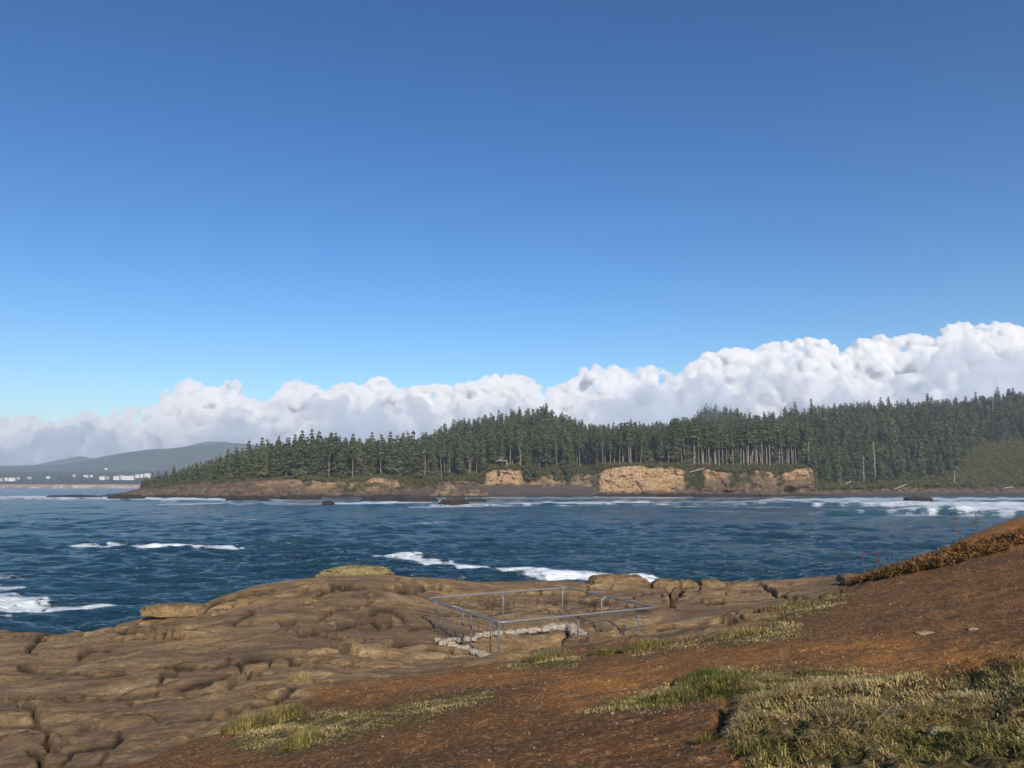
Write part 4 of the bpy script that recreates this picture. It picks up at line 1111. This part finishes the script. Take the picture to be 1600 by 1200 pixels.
def far_coast():
    nc = 700; px = np.linspace(-350, 420, nc)
    Dn = np.array([3180, 3230, 3262, 3300, 3700, 4300, 5200.]); yn = [764, 762.6, 757.5, 757, 751, 743, 738]
    ts = np.linspace(0, 6, 73); k = np.minimum(ts.astype(int), 5); f = ts - k
    D = Dn[k] * (1 - f) + Dn[k + 1] * f; Zn = np.array([EYE + (760 - y_) / F * d for y_, d in zip(yn, Dn)]); Zn[0] = -3; Zn[1] = .5
    Z = Zn[k] * (1 - f) + Zn[k + 1] * f
    PX = np.repeat(px[None], 73, 0); D = np.repeat(D[:, None], nc, 1); D = D + 60 * fbm2(PX / 40, PX * 0, 4, 611) + (PX < 60) * 0
    X = (PX - CX) / F * D; Z = np.repeat(Z[:, None], nc, 1) * (1 + .25 * fbm2(X / 300, D / 300, 4, 612))
    o = mesh_np('far_coast', np.stack([X, D, Z], -1).reshape(-1, 3), grid_faces(73, nc), M_fc); tag(o, 'far low coast with tan bluffs and a town across the water', 'coast', kind='structure')
    # trees of the far coast
    g = np.random.default_rng(5); lods = [spruce(seed=90 + s, H=26, bare=.1, Rr=6, nb=10, k=2, card=5, trunkr=.5, trn=3)[1] for s in range(5)]
    Vs = []; Fs = []; T = []; oo = 0
    for i in range(2600):
        p = g.uniform(-300, 330); D = g.uniform(3330, 4700)
        if fbm2(np.array([p / 22]), np.array([D / 200]), 3, 613)[0] < -.12: continue
        y_ = np.interp(D, Dn, yn); z = EYE + (760 - y_) / F * D - 4; V, Fq = lods[i % 5]; s = g.uniform(.45, 1.0)
        V = V * s + np.array([(p - CX) / F * D, D, z]); Vs.append(V); Fs.append(Fq + oo); T.append(np.full(len(V), g.random())); oo += len(V)
    ob = mesh_np('treeline', np.vstack(Vs), np.vstack(Fs), M_needle2, smooth=False, attrs={'tint': np.concatenate(T)}); tag(ob, 'hazy band of trees on the far coast behind the town', 'treeline', kind='stuff')
    # houses
    def house(px, py, wpx, hpx, D, label, wall, grp=True, flat=False):
        w_ = wpx * D / F; h_ = hpx * D / F; dpt = min(w_ * .5, 18); x = (px - CX) / F * D; z = EYE + (760 - py) / F * D
        root = empty('house', (x, D, z)); tag(root, label, 'house', 'houses on the far coast')
        def box(x0, x1, y0, y1, z0, z1):
            V = np.array([[a, b_, c] for c in (z0, z1) for a, b_ in ((x0, y0), (x1, y0), (x1, y1), (x0, y1))], float)
            return V, np.array([[0, 3, 2, 1], [4, 5, 6, 7], [0, 1, 5, 4], [1, 2, 6, 5], [2, 3, 7, 6], [3, 0, 4, 7]]), np.zeros((0, 3), int)
        V, fs = join([box(-w_ / 2, w_ / 2, 0, dpt, -6, h_)]); mesh_np('wall', V, fs, wall, root, smooth=False)
        rh = 1.0 if flat else min(3.5, dpt * .3); e = .6
        Vr = np.array([[-w_ / 2 - e, -e, h_ - .1], [w_ / 2 + e, -e, h_ - .1], [w_ / 2 + e, dpt + e, h_ - .1], [-w_ / 2 - e, dpt + e, h_ - .1], [-w_ / 2 - e + .1, dpt / 2, h_ + rh], [w_ / 2 + e - .1, dpt / 2, h_ + rh]])
        mesh_np('roof', Vr, [np.array([[0, 1, 5, 4], [2, 3, 4, 5], [3, 2, 1, 0]]), np.array([[1, 2, 5], [3, 0, 4]])], M_roof, root, smooth=False)
        nw = max(2, int(w_ / 6)); parts = []
        for i in range(nw):
            cx_ = -w_ / 2 + (i + .5) * w_ / nw
            for fl in range(max(1, int(h_ / 3.5))): parts.append(box(cx_ - 1, cx_ + 1, -.12, .2, 1 + fl * 3.3, 2.4 + fl * 3.3))
        V, fs = join(parts); mesh_np('windows', V, fs, M_glass, root, smooth=False)
    L = [(5, 750, 9, 2.5, 3400), (14, 749.5, 7, 3, 3420), (24, 750, 10, 3.2, 3400), (33, 748, 6, 2, 3450), (50, 747, 6, 1.6, 3600), (80, 746, 5, 1.5, 3650), (120, 743.5, 5, 1.8, 3800), (138, 744.5, 7, 2, 3700), (147, 744, 4, 1.5, 3750)]
    for i, a in enumerate(L): house(*a, 'small pale house in the scattered left part of the far town', M_wall if i % 3 else M_wallc)
    for a, lab, wl, fl in (((164, 748, 8, 3.4, 3420), 'white house at the left end of the bright cluster above the bluff', M_wall, 0), ((171.5, 747, 5, 2.2, 3440), 'low beige house second in the bright cluster', M_wallc, 0),
                   ((186, 748, 9, 3.6, 3410), 'tall white house left of the long white building', M_wall, 0), ((203, 748, 20, 4.4, 3400), 'long white building above the far bluff', M_wall, 1),
                   ((192, 745, 5, 2.5, 3480), 'small white house behind the tall white one', M_wall, 0), ((218, 745, 6, 3.2, 3480), 'white house right of the long building', M_wall, 0), ((225, 744.5, 5, 3.4, 3500), 'narrow white house between two wider ones', M_wall, 0),
                   ((234, 744, 9, 4, 3500), 'pale apartment block at the right end of the town', M_wall, 1), ((240, 746, 6, 3, 3470), 'beige house beside the headland trees', M_wallc, 0), ((169, 733, 4, 1.2, 4600), 'lone pale house on the wooded rise behind the town', M_wall, 0)):
        house(*a, lab, wl, flat=bool(fl))
far_coast()

# ------------------------------------------------------------------ sea
FOAM = [  # x1,y1,x2,y2,half height px,strength
 (-60,778,200,777,3.6,.8),(60,781,170,780,2,.5),(160,778,370,781,3.6,.8),(250,789,352,786,2.0,.62),(300,780,420,783,3,.55),(370,782,480,780,2.5,.55),(440,789,600,787,1.8,.55),(520,787,700,783,3.2,.75),
 (450,777,560,776,2,.5),(640,793,760,790,2.6,.62),(740,792,840,788,2.4,.55),(720,779,820,777,2,.55),(800,788,1010,785,3.8,.78),(930,776,1070,778,2.2,.6),(1000,788,1200,783,3.4,.55),(1090,781,1200,778,1.8,.45),
 (1190,781,1620,779,4,.66),(1260,786,1620,788,7,.72),(1320,803,1470,799,4,.8),(1440,797,1640,801,9,.8),(1380,807,1480,805,2.2,.5),(1500,793,1640,792,7,.85),
 (360,786,1240,786,7,.5),(240,783,620,782,5,.45),(640,779,1240,777,3,.5),(1000,790,1240,793,3,.45),
 (90,854,380,857,3.2,.74),(170,853,300,855,3,.74),(440,838,520,836,2,.5),(980,825,1060,822,1.6,.4),(640,818,700,816,1.6,.4),(590,850,612,858,4,.3),(590,870,700,879,6,.86),(690,879,800,896,6.5,.86),(780,895,900,903,6,.8),(880,901,1030,910,7,.86),
 (-60,915,30,918,8,.66),(-60,938,50,948,24,.9),(-60,965,20,970,14,.45),(30,950,170,953,9,.62),(-60,900,40,905,5,.5),(80,986,170,986,5,.62),(140,955,260,962,8,.32),(20,930,60,935,8,.35),
 (790,843,880,840,3,.22),(400,846,470,850,2,.3),(560,780,600,779,1.5,.5),
 (-20,819,60,822,2,.32),(80,811,110,812,1.5,.42),(500,808,560,804,2,.3),(350,814,400,812,2,.4),(0,768,110,767,1.2,.55),(60,764.5,160,764.5,.8,.6),(-100,765,100,765,1,.45),(140,766,180,766,1,.5)]
def sea():
    nr, nc = 1250, 1150
    t = np.linspace(0, 1, nr); e = -.62; a0, a1 = 22.0 ** e, 1500.0 ** e
    r = (a0 + (a1 - a0) * t) ** (1 / e); r = np.concatenate([r, np.geomspace(1500, 9300, 60)[1:]]); nr = len(r)
    a = np.linspace(R(-52), R(52), nc)
    X = (r[:, None] * np.sin(a)[None]); Y = (r[:, None] * np.cos(a)[None]); RR = np.repeat(r[:, None], nc, 1)
    dr = np.gradient(r)[:, None]
    g = np.random.default_rng(3); Z = np.zeros_like(X)
    for i in range(54):
        lam = 1.0 * (20 / 1.0) ** (i / 53) * g.uniform(.9, 1.1); th = R(90 + g.normal(0, 19) + 6); kx, ky = math.cos(th) * 2 * math.pi / lam, math.sin(th) * 2 * math.pi / lam
        A = .0135 * lam ** .95 if lam < 3.5 else .0135 * 3.5 ** .95 * (lam / 3.5) ** .22
        ph = kx * X + ky * Y + g.uniform(0, 6.28) + 1.6 * fbm2(X / lam / 3, Y / lam / 3, 1, 720 + i)
        Z += A * 1.9 * (.64 - np.abs(np.sin(ph / 2))) * np.clip((lam / (dr * 3.0) - 1), 0, 1)
    Z *= (.85 + .7 * fbm2(X / 45, Y / 30, 3, 705)) * (1 - sstep(650, 1500, RR))
    PX, PY = proj(X, Y, Z * 0)
    foam = np.zeros_like(X); wx = 9 * fbm2(X / 9, Y / 5, 3, 701)
    dark = 0
    for x1, y1, x2, y2, hw, st in FOAM:
        ex, ey = x2 - x1, y2 - y1; L2 = ex * ex + ey * ey; asp = 1.0
        hw = hw * (1.35 if 774 < y1 < 812 else 1.1); wy = hw * .6 * fbm2(PX / 30 + x1, PX * 0 + y1, 2, 702)
        tt = ((PX - x1) * ex + (PY - y1) * ey) / L2; tc = np.clip(tt, 0, 1)
        dx = (PX - x1 - tc * ex) / max(hw * 4, 12); dy = (PY + wy - y1 - tc * ey) / hw
        d = np.sqrt(dx * dx + dy * dy); tap = .6 + .4 * np.sin(np.pi * tc)
        st = min(.95, st * 1.18) if y1 > 774 else st; foam = np.maximum(foam, st * 1.05 * (1 - sstep(.05, 1.3, d / np.maximum(tap, .3))))
    # whitecaps on the steepest crests
    zc = Z * np.clip(RR / 60, .6, 1.3)
    foam = np.maximum(foam, .33 * sstep(.75, 1.1, zc + .25 * fbm2(X / 8, Y / 4, 2, 703)) * (RR > 60) * (RR < 500))
    # surf swells
    def swell(x1, y1, x2, y2, h, wd):
        nonlocal Z
        ax, ay, _ = on_z(x1, y1, 0.0); bx, by, _ = on_z(x2, y2, 0.0); ex, ey = bx - ax, by - ay; L2 = ex * ex + ey * ey
        tt = ((X - ax) * ex + (Y - ay) * ey) / L2; tc = np.clip(tt, 0, 1); d = Y - ay - tc * ey + 2.5 * fbm2(X / 14, X * 0, 2, 709)
        end = np.exp(-np.maximum(np.abs(tt - .5) - .5, 0) ** 2 * 40)
        Z = Z + h * end * np.where(d > 0, np.exp(-(d / wd) ** 2), np.exp(-(d / (wd * .45)) ** 2))
    swell(1310, 806, 1480, 803, 1.5, 7); swell(1430, 801, 1620, 806, 1.3, 8); swell(1230, 790, 1420, 789, 1.3, 10); swell(1400, 787, 1620, 790, 1.2, 10)
    swell(-50, 780, 200, 779, 1.1, 9); swell(560, 791, 900, 790, .9, 7); swell(820, 789, 1180, 788, .9, 8); swell(1140, 836, 1290, 841, .5, 3); swell(210, 783, 420, 785, .8, 8)
    shal = np.clip(sstep(1180, 1400, PX) * sstep(835, 790, PY) * .5 + .25 * sstep(792, 776, PY), 0, 1) * (RR < 1500)
    V = np.stack([X, Y, Z], -1).reshape(-1, 3)
    o = mesh_np('sea', V, grid_faces(nr, nc), M_water, attrs={'foam': foam.reshape(-1), 'shallow': shal.reshape(-1)})
    tag(o, 'choppy deep blue sea with bands of white foam', 'sea', kind='structure')
sea()

# ------------------------------------------------------------------ clouds
CT = [(-300,668),(-100,664),(-40,662),(0,657),(40,650),(70,656),(95,655),(112,648),(130,637),(150,645),(170,650),(185,628),(205,634),(225,650),(245,628),(262,606),(285,596),(305,592),(325,602),(345,606),(362,592),(378,594),(390,618),(405,626),(430,622),
 (445,595),(468,589),(490,598),(508,612),(520,604),(545,598),(565,602),(590,586),(605,590),(622,606),(640,602),(660,606),(680,597),(700,604),(725,594),(742,600),(760,588),(790,584),(825,588),(845,606),(870,604),(895,596),(915,574),(935,569),(962,574),(985,580),(1010,570),
 (1035,574),(1058,592),(1075,570),(1100,552),(1140,545),(1180,548),(1205,532),(1240,534),(1262,524),(1285,532),(1300,552),(1322,548),(1345,531),(1375,520),(1395,530),(1415,520),(1436,520),(1450,545),(1465,530),(1480,504),(1505,500),(1530,508),(1560,504),(1600,510),(1660,500),(1760,515),(1900,520)]
def clouds():
    CTa = np.array(CT, float); g = np.random.default_rng(9)
    def build(name, prof_, D, lo, mat, label, rmin, rmax, step, disp, vox, seed, bias=0, dens=1):
        parts = []; V0, F0 = ICO[3]; k = D / F; px = prof_[0, 0]
        while px < prof_[-1, 0]:
            top = np.interp(px, prof_[:, 0], prof_[:, 1]) + bias; yy = top
            while yy < lo:
                dep = yy - top; r = np.clip(rmin + dep * .22, rmin, rmax) * g.uniform(.75, 1.3)
                cx_ = px + g.normal(0, step * .6); cy_ = max(yy + r * .9, np.interp(cx_, prof_[:, 0], prof_[:, 1]) + bias + r * .75)
                x, y, z = at(cx_, cy_, D); rr = r * k; yo = g.normal(0, 1) * (5 + dep * .3) * k
                parts.append((V0 * rr * np.array([1.0, 1.0, .85]) + np.array([float(x), float(y) + yo, float(z)]), np.zeros((0, 4), int), F0))
                yy += r * g.uniform(.8, 1.3) / dens
            px += step * g.uniform(.6, 1.4)
        V, fs = join(parts)
        def remesh(V, fs, vox):
            o = mesh_np('tmp', V, fs, mat)
            md = o.modifiers.new('r', 'REMESH'); md.mode = 'VOXEL'; md.voxel_size = vox
            dg = bpy.context.evaluated_depsgraph_get(); ev = o.evaluated_get(dg); me = ev.to_mesh()
            n = len(me.vertices); C = np.empty(n * 3, np.float32); me.vertices.foreach_get('co', C); C = C.reshape(-1, 3).astype(float)
            N = np.empty(n * 3, np.float32); me.vertices.foreach_get('normal', N); N = N.reshape(-1, 3)
            Lp = np.empty(len(me.loops), np.int32); me.loops.foreach_get('vertex_index', Lp)
            Fq = Lp.reshape(-1, 4).copy(); ev.to_mesh_clear(); bpy.data.objects.remove(o); return C, N, Fq
        C, N, Fq = remesh(V, fs, vox)
        def bil(f, sd): return .5 - np.abs(fbm3(C[:, 0] / f, C[:, 1] / f, C[:, 2] / f, 2, sd))
        s = disp
        d = s * (1.2 * bil(s * 4.6, seed) + .8 * bil(s * 1.9, seed + 5) + .32 * bil(s * .8, seed + 9) - .62)
        C, N, Fq = remesh(C + N * d[:, None], Fq, vox); n = len(C)
        ob = mesh_np(name, C, Fq, mat); tag(ob, label, 'cloud', kind='structure'); print(name, n)
    wh = mat_cloud('white_cloud', (.989, .994, .999), .022, .40, -.2, .1); gy = mat_cloud('shade_grey_cloud', (.9, .935, .97), .006, .44, 0.0, .12, 1.1)
    build('cloud_bank', CTa, 17500, 740, wh, 'long bank of white cumulus with bright towers along the horizon', 6, 22, 7, 150, 30, 801, dens=1.3)
    # lower bank in front of the towers, its shade put in as grey albedo
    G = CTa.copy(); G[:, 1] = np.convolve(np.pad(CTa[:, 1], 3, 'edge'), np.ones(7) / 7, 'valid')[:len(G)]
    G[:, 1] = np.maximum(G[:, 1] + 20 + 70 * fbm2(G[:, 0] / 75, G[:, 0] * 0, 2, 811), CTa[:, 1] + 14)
    build('cloud_bank', G, 14500, 745, gy, 'low cloud layer, coloured grey for shade, in front of the white towers', 7, 24, 12, 150, 36, 821, dens=1.0)
clouds()

# ------------------------------------------------------------------ haze
def haze():
    x0, x1, y0, y1, z0, z1 = -9800, 9800, -60, 11000, -5.2, 640
    V = np.array([[a, b_, c] for c in (z0, z1) for a, b_ in ((x0, y0), (x1, y0), (x1, y1), (x0, y1))], float)
    m, nt = new_mat('haze'); b = NB(nt)
    v = b.n('ShaderNodeVolumePrincipled', ins={'Color': (.72, .83, 1.0, 1), 'Density': 1.15e-4, 'Anisotropy': .1})
    b.n('ShaderNodeOutputMaterial', ins={'Volume': v.outputs[0]})
    o = mesh_np('haze', V, np.array([[0, 3, 2, 1], [4, 5, 6, 7], [0, 1, 5, 4], [1, 2, 6, 5], [2, 3, 7, 6], [3, 0, 4, 7]]), m, smooth=False)
    tag(o, 'thin blue sea haze over the bay and the far coast', 'haze', kind='stuff')
haze()
